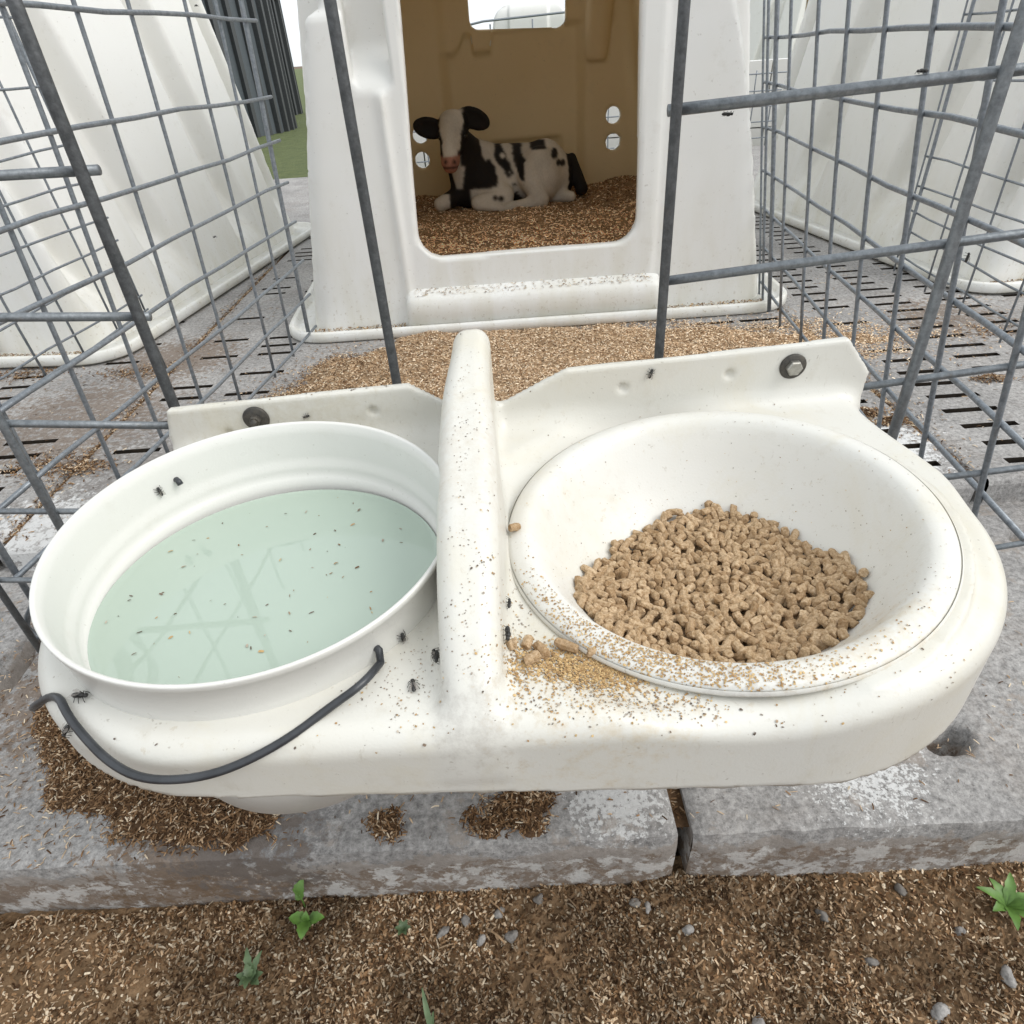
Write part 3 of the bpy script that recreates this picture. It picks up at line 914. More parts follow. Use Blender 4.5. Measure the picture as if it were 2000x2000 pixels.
crestY = [-0.22, -0.175, -0.165, -0.15, -0.125, -0.09, -0.04, 0.05, 0.14, 0.20, 0.26]
crestZ = [-0.06, -0.03, 0.000, 0.016, 0.034, 0.050, 0.0656, 0.083, 0.097, 0.104, 0.106]
FLP = [(-0.338, -0.05), (-0.338, 0.020), (-0.331, 0.049), (-0.20, 0.052), (-0.092, 0.053), (-0.052, 0.026), (-0.03, 0.015), (-0.008, 0.022),
       (0.062, 0.055), (0.20, 0.058), (0.334, 0.062), (0.362, 0.026), (0.357, -0.012), (0.352, -0.05)]
def tray_sdf(x, y, z):
    hull = rcap2(x, y, BK, 0.167, BE, 0.189)
    bx = rbox2(x, y, 0.008, 0.115, 0.346, 0.085, 0.03)
    o2 = smin(hull, bx, 0.05)
    flare = 0.0
    r = 0.016
    dip = 0.011 * smooth01((0.205 - np.sqrt((x - BW[0]) ** 2 + (y - BW[1]) ** 2)) / 0.03) * smooth01((BW[0] + 0.07 - x) / 0.09)
    q1 = o2 - flare + r; q2 = z + dip + r
    body = np.sqrt(np.maximum(q1, 0) ** 2 + np.maximum(q2, 0) ** 2) + np.minimum(np.maximum(q1, q2), 0) - r
    # upright flange along the back
    fy = np.abs(y - 0.1955) - 0.0045
    pl = seg_poly2(x, z, FLP)
    fl = np.maximum(fy, pl)
    d = smin(body, fl, 0.026)
    # hooped divider
    cz = np.interp(y, crestY, crestZ)
    dep = cz - z
    xc = -0.031 + 0.004 * smooth01((y - 0.1) / 0.1)
    hw = np.interp(y, [-0.17, -0.13, -0.08, 0.02, 0.09, 0.15, 0.21], [0.0160, 0.0180, 0.0200, 0.0218, 0.0208, 0.0182, 0.0172]) + 0.08 * np.clip(dep, 0, 0.1) * smooth01((0.22 - y) / 0.2) * 0.55
    r2 = 0.0135
    q1 = np.abs(x - xc) - hw + r2; q2 = (z - cz) * 0.86 + r2
    dv = np.sqrt(np.maximum(q1, 0) ** 2 + np.maximum(q2, 0) ** 2) + np.minimum(np.maximum(q1, q2), 0) - r2
    dv = smax(dv, y - 0.212, 0.012)
    dv = smax(smax(dv, o2 + 0.004, 0.012), -0.04 - z, 0.01)
    d = smin(d, dv, 0.012)
    # raised land on which the bowl rim sits, running out to the right edge
    rb = np.sqrt((x - BW[0]) ** 2 + (y - BW[1]) ** 2)
    land = np.maximum(rb - 0.172, z + 0.008 - 0.118 * np.clip(x - BW[0], -0.06, 0.17))
    land = np.maximum(land, -0.25 * (x - BW[0] - 0.05) - 0.0 * y)
    d = smin(d, np.maximum(land, -0.014 - z), 0.008)
    # openings for bucket and bowl
    rk = np.sqrt((x - BK[0]) ** 2 + (y - BK[1]) ** 2)
    d = np.maximum(d, -np.maximum(rk - 0.1395, -z - 0.3))
    d = np.maximum(d, -(rb - 0.150))
    # dimples of the moulding and hollow underside
    for (hx, hz) in ((-0.277, 0.019), (-0.13, 0.030), (0.118, 0.032), (0.222, 0.037)):
        d = np.maximum(d, -(np.sqrt((x - hx) ** 2 + (y - 0.190) ** 2 + (z - hz) ** 2) - 0.0055))
    d = np.maximum(d, -(body + 0.010))
    return np.maximum(d, np.maximum(-0.061 - 0.077 * x, -0.0755) - z)

Vt, Ft = surf_nets(tray_sdf, (-0.38, -0.20, -0.08), (0.38, 0.225, 0.125), 0.0030, 2)
TRn = np.array(TR)
Vt = Vt @ TRn.T                                    # lean baked into the mesh, origin at the tray deck
feeder = empty('feeding_tray', TO)
tag(feeder, 'moulded white plastic feeding tray hung on the gate, with a hooped divider', 'feeding tray')
tray_o = link('tray_body', np_mesh('tray_body', Vt, Ft), M['tray'], feeder)
tray_bvh = BVHTree.FromPolygons([Vector(v) + TO for v in Vt.tolist()], Ft.tolist())

def hexbolt(x, z, big):
    loc = TR @ Vector((x, 0.191, z))
    b_ = empty('bolt', loc, (R(90 + 3), 0, 0)); b_.parent = feeder
    mb = MB(); mb.lathe([(0.0, -0.001), (0.0125, -0.001), (0.0130, 0.0015), (0.0120, 0.0028), (0.0, 0.0028)], 40); mb.build('washer', M['rubber'], b_)
    mb = MB()
    r = 0.0078 if big else 0.0055
    pr = [(r, 0.0028), (r, 0.0068), (r * 0.86, 0.0082), (0.0, 0.0084)]
    mb.lathe(pr, 6); mb.build('hex_head', M['bolt'] if big else M['rubber'], b_, smooth=False)
    if not big:
        mb = MB(); mb.lathe([(0.0032, 0.008), (0.0032, 0.013), (0.0, 0.0135)], 16); mb.build('thread_end', M['rubber'], b_)
hexbolt(0.283, 0.040, True)
hexbolt(-0.246, 0.0335, False)

# ---- bucket
BKW = Vector((-0.190, 0.3975, 0.345))
bk_rot = (R(3.1), R(1.0), 0)
bucket = empty('bucket', BKW - Vector((0, 0, 0.0)), bk_rot)
tag(bucket, 'round white plastic bucket full of pale green water with a black wire handle', 'bucket')
outer = [(0.0, -0.205), (0.112, -0.205), (0.117, -0.202), (0.1235, -0.16), (0.1295, -0.115), (0.1355, -0.07), (0.139, -0.056), (0.1405, -0.050), (0.1435, -0.046), (0.1445, -0.030), (0.1450, -0.006), (0.1470, -0.004), (0.1474, 0.0)]
inner = [(0.1470, 0.0012), (0.1455, 0.0014), (0.1438, 0.0), (0.1425, -0.010), (0.1412, -0.032), (0.1402, -0.038), (0.1382, -0.0415), (0.1376, -0.046), (0.1372, -0.050), (0.1352, -0.053), (0.1330, -0.056), (0.1318, -0.062), (0.1275, -0.10), (0.121, -0.15), (0.115, -0.195), (0.110, -0.2005), (0.0, -0.2005)]
mb = MB(); mb.lathe(outer + inner, 128)
bwall = mb.build('wall', M['bucket'], bucket)
# ears and bail
ax = Vector((0.0995, -0.107, 0)).normalized()
bail_pts = [ax * 0.1390 + Vector((0, 0, -0.0225)), ax * 0.1470 + Vector((0, 0, -0.0230)), ax * 0.1510 + Vector((-0.002, -0.002, -0.029))]
bail_pts += [Vector(p) for p in ((0.0880, -0.1190, -0.0400), (0.0668, -0.1290, -0.0485), (0.0446, -0.1462, -0.0530), (0.0179, -0.1578, -0.0590), (-0.0051, -0.1634, -0.0622),
    (-0.0305, -0.1631, -0.0645), (-0.0510, -0.1585, -0.0650), (-0.0699, -0.1487, -0.0620), (-0.0876, -0.1351, -0.0588), (-0.1069, -0.1179, -0.0566), (-0.1225, -0.0994, -0.0550),
    (-0.1400, -0.1060, -0.0640), (-0.1580, -0.0880, -0.0880), (-0.1720, -0.0620, -0.1060), (-0.1800, -0.0200, -0.1080), (-0.1780, 0.0350, -0.0900), (-0.1600, 0.0850, -0.0580), (-0.1280, 0.1080, -0.0360))]
def smooth_pts(p, n=2):
    for _ in range(n):
        q = [p[0]]
        for i in range(len(p) - 1):
            q.append(p[i] * 0.75 + p[i + 1] * 0.25); q.append(p[i] * 0.25 + p[i + 1] * 0.75)
        p = q + [p[-1]]
    return p
eye_ = Vector((0, 0, CAM_H)) - BKW
bail_pts = [p if i < 3 else p + (eye_ - p) * (0.056 if i < 14 else 0.0) + Vector((0, 0, 0.001)) for i, p in enumerate(bail_pts)]
bail_pts = bail_pts[:2] + smooth_pts(bail_pts[2:])
bx_ = Vector((-0.107, 0.1025, 0)).normalized()
bail_pts += [bx_ * 0.1520 + Vector((0, 0, -0.0260)), bx_ * 0.1470 + Vector((0, 0, -0.0225)), bx_ * 0.1375 + Vector((0, 0, -0.0225)), bx_ * 0.1352 + Vector((0, 0, -0.0250))]
mb = MB(); mb.tube(bail_pts, 0.0026, 12); mb.build('handle', M['bail'], bucket)

# ---- water (a level surface)
WZ = BKW.z - 0.0565
mb = MB()
n = 96
ctr = BKW + Vector((0, -0.0028, 0))
vs_ = []
for rr, zz in ((0.0, 0.0), (0.05, 0), (0.10, 0.0), (0.126, 0.0), (0.1305, 0.0004), (0.1328, 0.0012)):
    for k in range(n):
        a = 2 * math.pi * k / n
        vs_.append((rr * math.cos(a), rr * math.sin(a), zz))
fs_ = []
for i in range(5):
    for k in range(n): fs_.append((i * n + k, i * n + (k + 1) % n, (i + 1) * n + (k + 1) % n, (i + 1) * n + k))
mb.add(vs_, [tuple(reversed(f)) for f in fs_])
water = mb.build('water', M['water'], None, True, (ctr.x, ctr.y, WZ))
for p in water.data.polygons:
    pass
tag(water, 'still pale green water inside the white bucket, specks floating on it', 'water')
water.data.flip_normals() if water.data.polygons[200].normal.z < 0 else None

# ---- bowl
BWW = Vector((0.158, 0.4085, 0.3145))
bowl = empty('feed_bowl', BWW, (R(2.2), R(-4.6), 0))
tag(bowl, 'round white plastic feed bowl holding brown pellets, set into the tray', 'bowl')
prof = [(0.0, -0.092), (0.03, -0.0915), (0.055, -0.088), (0.080, -0.079), (0.100, -0.064), (0.116, -0.046), (0.128, -0.027), (0.1365, -0.0105), (0.1405, -0.004), (0.1445, 0.0008),
        (0.149, 0.003), (0.154, 0.0030), (0.1600, 0.0018), (0.1632, 0.0), (0.1640, -0.002), (0.1640, -0.0055), (0.1620, -0.0062), (0.150, -0.005), (0.142, -0.012), (0.131, -0.032), (0.118, -0.052), (0.10, -0.071), (0.06, -0.094), (0.0, -0.098)]
mb = MB(); mb.lathe(prof, 128)
bowl_o = mb.build('basin', M['bowl'], bowl)
mb = MB(); mb.lathe([(0.1642, -0.0050), (0.1655, -0.0045), (0.1658, -0.0025), (0.1645, -0.0008)], 128); mb.build('rim_edge', M['bowl'], bowl)

bpy.context.view_layer.update()
def world_bvh(o):
    mw = o.matrix_world
    return BVHTree.FromPolygons([mw @ v.co for v in o.data.vertices], [tuple(p.vertices) for p in o.data.polygons])
bowl_bvh = world_bvh(bowl_o)
bucket_bvh = world_bvh(bwall)

def down(bvh, x, y, z=0.6):
    h_ = bvh.ray_cast(Vector((x, y, z)), Vector((0, 0, -1)))
    return h_[0], h_[1]

# ---- pellets
def pellet_mesh(i):
    r = random.Random(50 + i)
    n = 9; L = 0.0096 * r.uniform(0.6, 1.6); rad = 0.0034 * r.uniform(0.92, 1.08)
    mb = MB(); vs_ = []
    secs = [(-0.5, 0.0), (-0.5, 0.80), (-0.44, 0.97), (-0.22, 1.03), (0.0, 1.0), (0.22, 1.03), (0.44, 0.97), (0.5, 0.80), (0.5, 0.0)]
    tl = (r.uniform(-0.35, 0.35), r.uniform(-0.35, 0.35)); tr_ = (r.uniform(-0.35, 0.35), r.uniform(-0.35, 0.35))
    bend = r.uniform(-0.0008, 0.0008)
    for (t, q) in secs:
        for k in range(n):
            a = 2 * math.pi * k / n
            rr = rad * q * (1 + 0.10 * r.uniform(-1, 1))
            y, z = rr * math.cos(a), rr * math.sin(a)
            sl = tl if t < 0 else tr_
            x = L * t + (sl[0] * y + sl[1] * z if abs(t) > 0.4 else 0) + r.uniform(-0.0003, 0.0003)
            vs_.append((x, y, z + bend * (1 - 4 * t * t)))
    fs_ = []
    for i_ in range(len(secs) - 1):
        for k in range(n): fs_.append((i_ * n + k, i_ * n + (k + 1) % n, (i_ + 1) * n + (k + 1) % n, (i_ + 1) * n + k))
    mb.add(vs_, fs_)
    me = mb.mesh('feed_pellet', False); me.materials.append(M['pellet'])
    return me
pel = [pellet_mesh(i) for i in range(16)]
PILE = [(0.190, 0.500), (0.150, 0.500), (0.105, 0.476), (0.070, 0.442), (0.050, 0.400), (0.047, 0.372), (0.062, 0.345), (0.088, 0.322), (0.125, 0.306), (0.165, 0.300), (0.20, 0.304), (0.232, 0.318), (0.256, 0.345), (0.268, 0.372), (0.269, 0.395), (0.258, 0.418), (0.246, 0.445), (0.222, 0.478)]
cands = []
gx = np.random.default_rng(3).uniform(0.04, 0.28, 18000); gy = np.random.default_rng(4).uniform(0.295, 0.51, 18000)
gd = -seg_poly2(gx, gy, PILE) + 0.014 * (fbm(gx * 60, gy * 60, 6) - 0.45)
gn = vn(gx * 30, gy * 30, 8)
keep = np.zeros((0, 3))
for x, y, d_, nz in zip(gx.tolist(), gy.tolist(), gd.tolist(), gn.tolist()):
    if d_ <= 0 or len(cands) >= 1150: continue
    hit, nn = down(bowl_bvh, x, y)
    if hit is None: continue
    t_ = min(1.0, d_ / 0.075)
    lay = 0 if len(cands) < 660 else 1
    z = hit.z + 0.0035 + 0.026 * (t_ * (2 - t_)) * (0.85 + 0.3 * nz) - lay * 0.0065
    z = max(z, hit.z + 0.002)
    p_ = np.array((x, y, z))
    if len(keep) and (((keep - p_) ** 2).sum(1) < (0.0058 if lay == 0 else 0.0052) ** 2).any(): continue
    keep = np.vstack([keep, p_])
    cands.append((x, y, z + random.uniform(-0.0015, 0.0022), lay))
cands = [c for c in cands if c[3] == 0] + [c for c in cands if c[3] == 1]
PEL_LABEL = 'small brown cylindrical feed pellet in the heap in the white bowl'
pel_rest = []
n_ind = 0
for (x, y, z, lay) in cands:
    e = (random.gauss(0, 0.35), random.gauss(0, 0.42), random.uniform(0, 6.28))
    if random.random() < 0.16: e = (e[0], random.uniform(0.7, 1.5), e[2])
    if lay == 0 and n_ind < 290:
        o = bpy.data.objects.new('feed_pellet', pel[n_ind % 16]); C.objects.link(o)
        o.location = (x, y, z); o.rotation_euler = e; tag(o, PEL_LABEL, 'feed pellet', 'pellets heaped in the feed bowl'); n_ind += 1
    else:
        pel_rest.append((x, y, z, e))
mb = MB()
for i, (x, y, z, e) in enumerate(pel_rest):
    me = pel[i % 16]
    from mathutils import Euler
    mw = Matrix.Translation((x, y, z)) @ Euler(e).to_matrix().to_4x4()
    mb.add([mw @ v.co for v in me.vertices], [tuple(p.vertices) for p in me.polygons])
# meal packed between the pellets
xs_ = np.arange(0.03, 0.29, 0.004); ys_ = np.arange(0.285, 0.52, 0.004)
Xg, Yg = np.meshgrid(xs_, ys_, indexing='ij'); Dg = -seg_poly2(Xg, Yg, PILE)
Zg = np.zeros_like(Xg); Kg = Dg > 0.004
for i in range(len(xs_)):
    for j in range(len(ys_)):
        if Dg[i, j] > -0.004:
            hit, nn = down(bowl_bvh, float(xs_[i]), float(ys_[j]))
            t_ = min(1.0, max(0.0, Dg[i, j]) / 0.075)
            Zg[i, j] = hit.z + 0.026 * (t_ * (2 - t_)) * (0.85 + 0.3 * vn(np.array([xs_[i] * 30]), np.array([ys_[j] * 30]), 8)[0]) - 0.0060 + 0.002 * vn(np.array([xs_[i] * 300]), np.array([ys_[j] * 300]), 2)[0]
ig = np.arange(Xg.size).reshape(Xg.shape)
kc = Kg[:-1, :-1] & Kg[1:, :-1] & Kg[1:, 1:] & Kg[:-1, 1:]
mb.add(np.stack([Xg, Yg, Zg], -1).reshape(-1, 3).tolist(), np.stack([ig[:-1, :-1], ig[1:, :-1], ig[1:, 1:], ig[:-1, 1:]], -1)[kc].tolist())
kind(mb.build('feed_pellet_mass', M['pellet'], smooth=False), 'stuff', 'brown feed pellets lying between and beneath the topmost ones in the bowl')

def loose_pellet(x, y, bvh, label, group, lift=0.0036, rz=0.0, ry=0.0):
    hit, nn = down(bvh, x, y)
    o = bpy.data.objects.new('feed_pellet', random.choice(pel)); C.objects.link(o)
    o.location = hit + Vector((0, 0, lift)); o.rotation_euler = (0, ry, rz)
    tag(o, label, 'feed pellet', group)
for (x, y, rz) in ((-0.006, 0.292, 0.3), (0.004, 0.300, 1.2), (0.013, 0.294, 2.0), (0.006, 0.282, 0.5), (0.030, 0.2985, 2.6), (0.048, 0.292, 0.2)):
    loose_pellet(x, y, tray_bvh, 'spilt brown pellet on the tray in front of the bowl, right of the divider', 'pellets spilt on the tray', rz=rz)
loose_pellet(0.001, 0.4205, bowl_bvh, 'single brown pellet lying on the left rim of the feed bowl', None, 0.004, 0.6, 0.3)

# ================================================================== litter of chopped straw and bark
PAL = {'bark': np.array([(0.075, 0.039, 0.019), (0.125, 0.068, 0.033), (0.19, 0.108, 0.053), (0.26, 0.155, 0.08)]),
       'straw': np.array([(0.33, 0.22, 0.13), (0.42, 0.295, 0.185), (0.52, 0.39, 0.26), (0.64, 0.53, 0.39)]),
       'dust': np.array([(0.45, 0.30, 0.14), (0.56, 0.40, 0.20), (0.34, 0.21, 0.10)]),
       'speck': np.array([(0.13, 0.10, 0.08), (0.20, 0.15, 0.11), (0.34, 0.25, 0.17), (0.42, 0.36, 0.29), (0.30, 0.26, 0.22)])}
def chip_arrays(P, L, W, col, tilt=0.30, nrm=None, g=rng):
    n = len(P)
    yaw = g.uniform(0, 2 * np.pi, n)
    if nrm is None:
        N = np.stack([g.normal(0, tilt, n), g.normal(0, tilt, n), np.ones(n)], 1)
    else:
        N = nrm + g.normal(0, tilt, (n, 3))
    N /= np.linalg.norm(N, axis=1)[:, None]
    D = np.stack([np.cos(yaw), np.sin(yaw), g.normal(0, 0.15, n)], 1)
    T = D - N * (D * N).sum(1)[:, None]; T /= np.linalg.norm(T, axis=1)[:, None]
    S = np.cross(N, T)
    bow = (g.uniform(-0.02, 0.14, n) * L)[:, None] * N
    th = (0.22 * W)[:, None] * N
    l2 = (L / 2)[:, None] * T; w2 = (W / 2)[:, None] * S
    k = g.uniform(0.35, 1.0, n)[:, None]
    V = np.stack([P - l2 - w2 * k, P - l2 + w2 * k, P + bow - w2, P + bow + w2, P + l2 - w2 * 0.8, P + l2 + w2 * 0.8, P + bow * 1.0 + th * 2 + 0 * w2], 1)
    V = V[:, :6]
    V[:, 3] += th; V[:, 1] += th * 0.6; V[:, 5] += th * 0.6
    F = np.array([(0, 2, 3, 1), (2, 4, 5, 3)])
    Fa = (np.arange(n)[:, None, None] * 6 + F[None]).reshape(-1, 4)
    Ca = np.repeat(col, 6, axis=0)
    return V.reshape(-1, 3), Fa, Ca
def pick(pals, probs, n, g=rng):
    out = np.zeros((n, 3)); u = g.uniform(0, 1, n); c = 0
    for p, q in zip(pals, probs):
        m_ = (u >= c) & (u < c + q); c += q
        out[m_] = PAL[p][g.integers(0, len(PAL[p]), m_.sum())]
    return out * g.uniform(0.8, 1.2, n)[:, None]
def bed_grid(x0, x1, y0, y1, h, zf, keepf, col, bottom=None):
    xs_ = np.arange(x0, x1, h); ys_ = np.arange(y0, y1, h)
    X, Y = np.meshgrid(xs_, ys_, indexing='ij')
    Z = zf(X, Y); K = keepf(X, Y)
    idx = np.arange(X.size).reshape(X.shape)
    kc = K[:-1, :-1] | K[1:, :-1] | K[1:, 1:] | K[:-1, 1:]
    F = np.stack([idx[:-1, :-1], idx[1:, :-1], idx[1:, 1:], idx[:-1, 1:]], -1)[kc]
    V = np.stack([X, Y, Z], -1).reshape(-1, 3)
    cc = np.array(col)[None] * (0.55 + 0.9 * fbm(X.ravel() * 60, Y.ravel() * 60, 31))[:, None]
    used = np.unique(F); re = np.full(len(V), -1); re[used] = np.arange(len(used))
    return V[used], re[F], cc[used]
def join(parts):
    V, F, Cc = [], [], []; b = 0
    for (v, f, c) in parts:
        V.append(v); F.append(f + b); Cc.append(c); b += len(v)
    return np.concatenate(V), np.concatenate(F), np.concatenate(Cc)
def stuff(name, parts, mat, label, smooth=False):
    V, F, Cc = join(parts)
    o = link(name, np_mesh(name, V, F, smooth, Cc), mat)
    return kind(o, 'stuff', label)
def sample(n, x0, x1, y0, y1, wf, g=rng):
    X, Y = [], []; c = 0
    while c < n:
        x = g.uniform(x0, x1, n); y = g.uniform(y0, y1, n)
        m_ = g.uniform(0, 1, n) < wf(x, y)
        X.append(x[m_]); Y.append(y[m_]); c += m_.sum()
        if m_.sum() == 0: break
    return np.concatenate(X)[:n], np.concatenate(Y)[:n]

# --- litter on the ground in front of the slabs
def gz(x, y): return -0.150 + 0.016 * (fbm(x * 11, y * 11, 41) - 0.5) + 0.010 * (fbm(x * 55, y * 55, 43) - 0.5) + 0.007 * (fbm(x * 150, y * 150, 44, 2) - 0.5) + 0.010 * np.exp(-np.abs(y - 0.345) / 0.03)
parts = [bed_grid(-0.8, 0.8, 0.0, 0.375, 0.0036, gz, lambda x, y: x == x, (0.17, 0.108, 0.06)), bed_grid(-1.5, 1.5, -0.5, 0.002, 0.02, gz, lambda x, y: x == x, (0.085, 0.048, 0.026))]
def gw(x, y): return 0.40 + 0.60 * smooth01((fbm(x * 11, y * 11, 47) - 0.36) / 0.26)
for (n, L0, L1, W0, W1, pr, up_) in ((52000, .0020, .0065, .0010, .0030, (0.64, 0.36), 0.0030), (12000, .002, .0070, .0006, .0015, (0.30, 0.70), 0.0030), (1500, .005, .012, .0010, .0024, (0.35, 0.65), 0.003), (150, .012, .022, .0012, .0024, (0.3, 0.7), 0.004)):
    x, y = sample(n, -0.66, 0.66, 0.10, 0.356, gw)
    z = gz(x, y) + rng.uniform(0, up_, n) + 0.0006
    damp_ = 0.50 + 0.62 * smooth01((fbm(x * 8, y * 12, 49) - 0.32) / 0.28)          # damp, darker clods
    parts.append(chip_arrays(np.stack([x, y, z], 1), rng.uniform(L0, L1, n), rng.uniform(W0, W1, n), pick(('bark', 'straw'), pr, n) * damp_[:, None], 0.7 if n > 20000 else 0.4))
stuff('wood_litter', parts, M['chips'], 'brown chopped wood and straw litter on the ground before the slabs')

# --- heaped litter in front of the hutch door
POLY = [(-0.50, 1.47), (-0.475, 1.555), (-0.37, 1.665), (-0.25, 1.735), (0.2, 1.752), (0.42, 1.735), (0.60, 1.715), (0.77, 1.66), (0.93, 1.60), (1.16, 1.50), (1.02, 1.43), (0.62, 1.36), (0.3, 1.22), (0.1, 1.05), (-0.15, 1.02), (-0.40, 1.20), (-0.55, 1.38)]
def hm(x, y): return -seg_poly2(x, y, POLY) + 0.16 * (fbm(x * 9, y * 9, 51) - 0.55)
def hthick(x, y):
    m_ = hm(x, y)
    a = np.interp(x, [-0.5, -0.3, 0.3, 0.5, 0.8], [0.030, 0.034, 0.024, 0.010, 0.004])
    return a * smooth01(m_ / 0.11) * (0.7 + 0.6 * fbm(x * 22, y * 22, 53)) - 0.003 + 0.003 * (fbm(x * 90, y * 90, 54) - 0.5)
parts = [bed_grid(-0.65, 1.25, 0.98, 1.80, 0.008, hthick, lambda x, y: hthick(x, y) > -0.002, (0.40, 0.275, 0.165))]
def hw_(x, y): return np.maximum(smooth01((hm(x, y) + 0.03) / 0.05), 0.10 * smooth01((hm(x, y) + 0.16) / 0.12)) * (y < 1.735) * np.interp(x, [0.5, 0.8, 1.1], [1, 0.75, 0.5])
for (n, a, b_, c_, d_, pr) in ((32000, .003, .008, .0013, .0028, (0.30, 0.70)), (20000, .003, .009, .0013, .0028, (0.06, 0.94))):
    x, y = sample(n, -0.62, 1.22, 1.0, 1.79, hw_)
    br = smooth01((0.05 - x + 0.25 * (fbm(x * 7, y * 7, 57) - 0.5)) / 0.5)
    col = pick(('bark', 'straw'), pr, n); dark = rng.uniform(0, 1, n) < br * 0.30
    col[dark] = pick(('bark',), (1.0,), int(dark.sum()))
    col = col * np.interp(x, [-0.5, -0.1, 0.6], [1.0, 1.3, 1.55])[:, None]
    z = np.maximum(hthick(x, y), 0.0) + 0.0012 + rng.uniform(0, 0.002, n)
    parts.append(chip_arrays(np.stack([x, y, z], 1), rng.uniform(a, b_, n), rng.uniform(c_, d_, n), col, 0.30))
stuff('wood_litter', parts, M['chips'], 'tan chopped straw litter spilling out before the hutch door')

# --- bedding inside the hutch
def bz(x, y):
    z = np.interp(y, [1.8, 2.1, 2.35, 2.62, 2.80, 3.0, 3.3], [0.10, 0.07, 0.076, 0.094, 0.112, 0.118, 0.128])
    return z + 0.030 * (fbm(x * 6.5, y * 9, 61) - 0.5) + 0.012 * (fbm(x * 28, y * 28, 63) - 0.5) + 0.02 * smooth01((x - 0.42) / 0.2)
parts = [bed_grid(-0.52, 0.74, 1.83, 3.24, 0.013, bz, lambda x, y: np.abs(x - 0.11) < 0.60 + 0.045 * (y - 1.8), (0.36, 0.245, 0.14))]
n = 24000
x, y = sample(n, -0.50, 0.74, 2.15, 3.20, lambda x, y: 0.3 + 0.7 * smooth01((y - 2.1) / 0.2))
darkening = smooth01((y - 2.62 + 0.3 * (fbm(x * 5, y * 5, 66) - 0.5)) / 0.25)  # share of dark bits grows towards the back
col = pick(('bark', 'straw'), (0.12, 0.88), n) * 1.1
dk = rng.uniform(0, 1, n) < darkening * 0.6
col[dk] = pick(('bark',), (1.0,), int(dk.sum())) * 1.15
col = col * np.interp(y, [2.1, 2.5, 2.8], [2.1, 1.95, 1.35])[:, None]  # doorway light put into the straw colour, brightest at the front
parts.append(chip_arrays(np.stack([x, y, bz(x, y) + 0.002], 1), rng.uniform(.005, .014, n), rng.uniform(.0025, .005, n), col * 1.25, 0.35))
stuff('bedding', parts, M['chips'], 'brown chopped straw bedding on the floor of the middle hutch')

# --- dark litter swept onto the front slab, left of and under the bucket
P1 = [(-0.74, 0.74), (-0.64, 0.60), (-0.60, 0.50), (-0.545, 0.43), (-0.44, 0.385), (-0.36, 0.372), (-0.275, 0.385), (-0.26, 0.43), (-0.33, 0.47), (-0.42, 0.50), (-0.50, 0.58), (-0.56, 0.68), (-0.63, 0.78)]
P2 = [(-0.068, 0.385), (-0.06, 0.415), (-0.01, 0.425), (0.016, 0.395), (-0.002, 0.366), (-0.050, 0.364)]
P3 = [(-0.165, 0.372), (-0.172, 0.392), (-0.148, 0.395), (-0.142, 0.368)]
def km(x, y):
    return np.maximum(np.maximum(-seg_poly2(x, y, P1), -seg_poly2(x, y, P2)), -seg_poly2(x, y, P3)) + 0.060 * (fbm(x * 22, y * 22, 71) - 0.52)
def kth(x, y): return kerb_z(x, y) + 0.013 * smooth01(km(x, y) / 0.035) * (0.5 + fbm(x * 40, y * 40, 73)) - 0.002
parts = [bed_grid(-0.80, 0.06, 0.350, 0.82, 0.004, kth, lambda x, y: (km(x, y) > 0.004) & (y > 0.356 - 0.02 * x), (0.105, 0.062, 0.034))]
n = 15000
x, y = sample(n, -0.80, 0.05, 0.352, 0.82, lambda x, y: smooth01((km(x, y) + 0.006) / 0.02) * (y > 0.358 - 0.02 * x))
parts.append(chip_arrays(np.stack([x, y, kth(x, y) + 0.0022 + rng.uniform(0, 0.002, n)], 1), rng.uniform(.003, .010, n), rng.uniform(.0008, .002, n), pick(('bark', 'straw'), (0.80, 0.20), n), 0.35))
n = 2600
x, y = sample(n, -0.85, 0.75, 0.362, 0.86, lambda x, y: 0.08 + 0.92 * np.exp(-np.abs(x + 0.55) / 0.2) * smooth01((0.8 - y) / 0.2))
parts.append(chip_arrays(np.stack([x, y, np.maximum(kerb_z(x, y), kth(x, y)) + 0.0008], 1), rng.uniform(.003, .009, n), rng.uniform(.0008, .0018, n), pick(('bark', 'straw'), (0.35, 0.65), n), 0.12))
# joint between the two slabs
n = 1500
x = rng.uniform(0.142, 0.170, n); y = rng.uniform(0.37, 0.86, n)
parts.append(chip_arrays(np.stack([x, y, -0.062 - 0.010 * rng.uniform(0, 1, n)], 1), rng.uniform(.004, .011, n), rng.uniform(.001, .002, n), pick(('bark', 'straw'), (0.8, 0.2), n), 0.4))
parts.append(bed_grid(0.138, 0.176, 0.366, 0.90, 0.005, lambda x, y: -0.066 + 0.006 * fbm(x * 60, y * 60, 3), lambda x, y: x == x, (0.11, 0.065, 0.035)))
stuff('wood_litter', parts, M['chips'], 'dark brown litter and straw bits lying on the front concrete slabs')

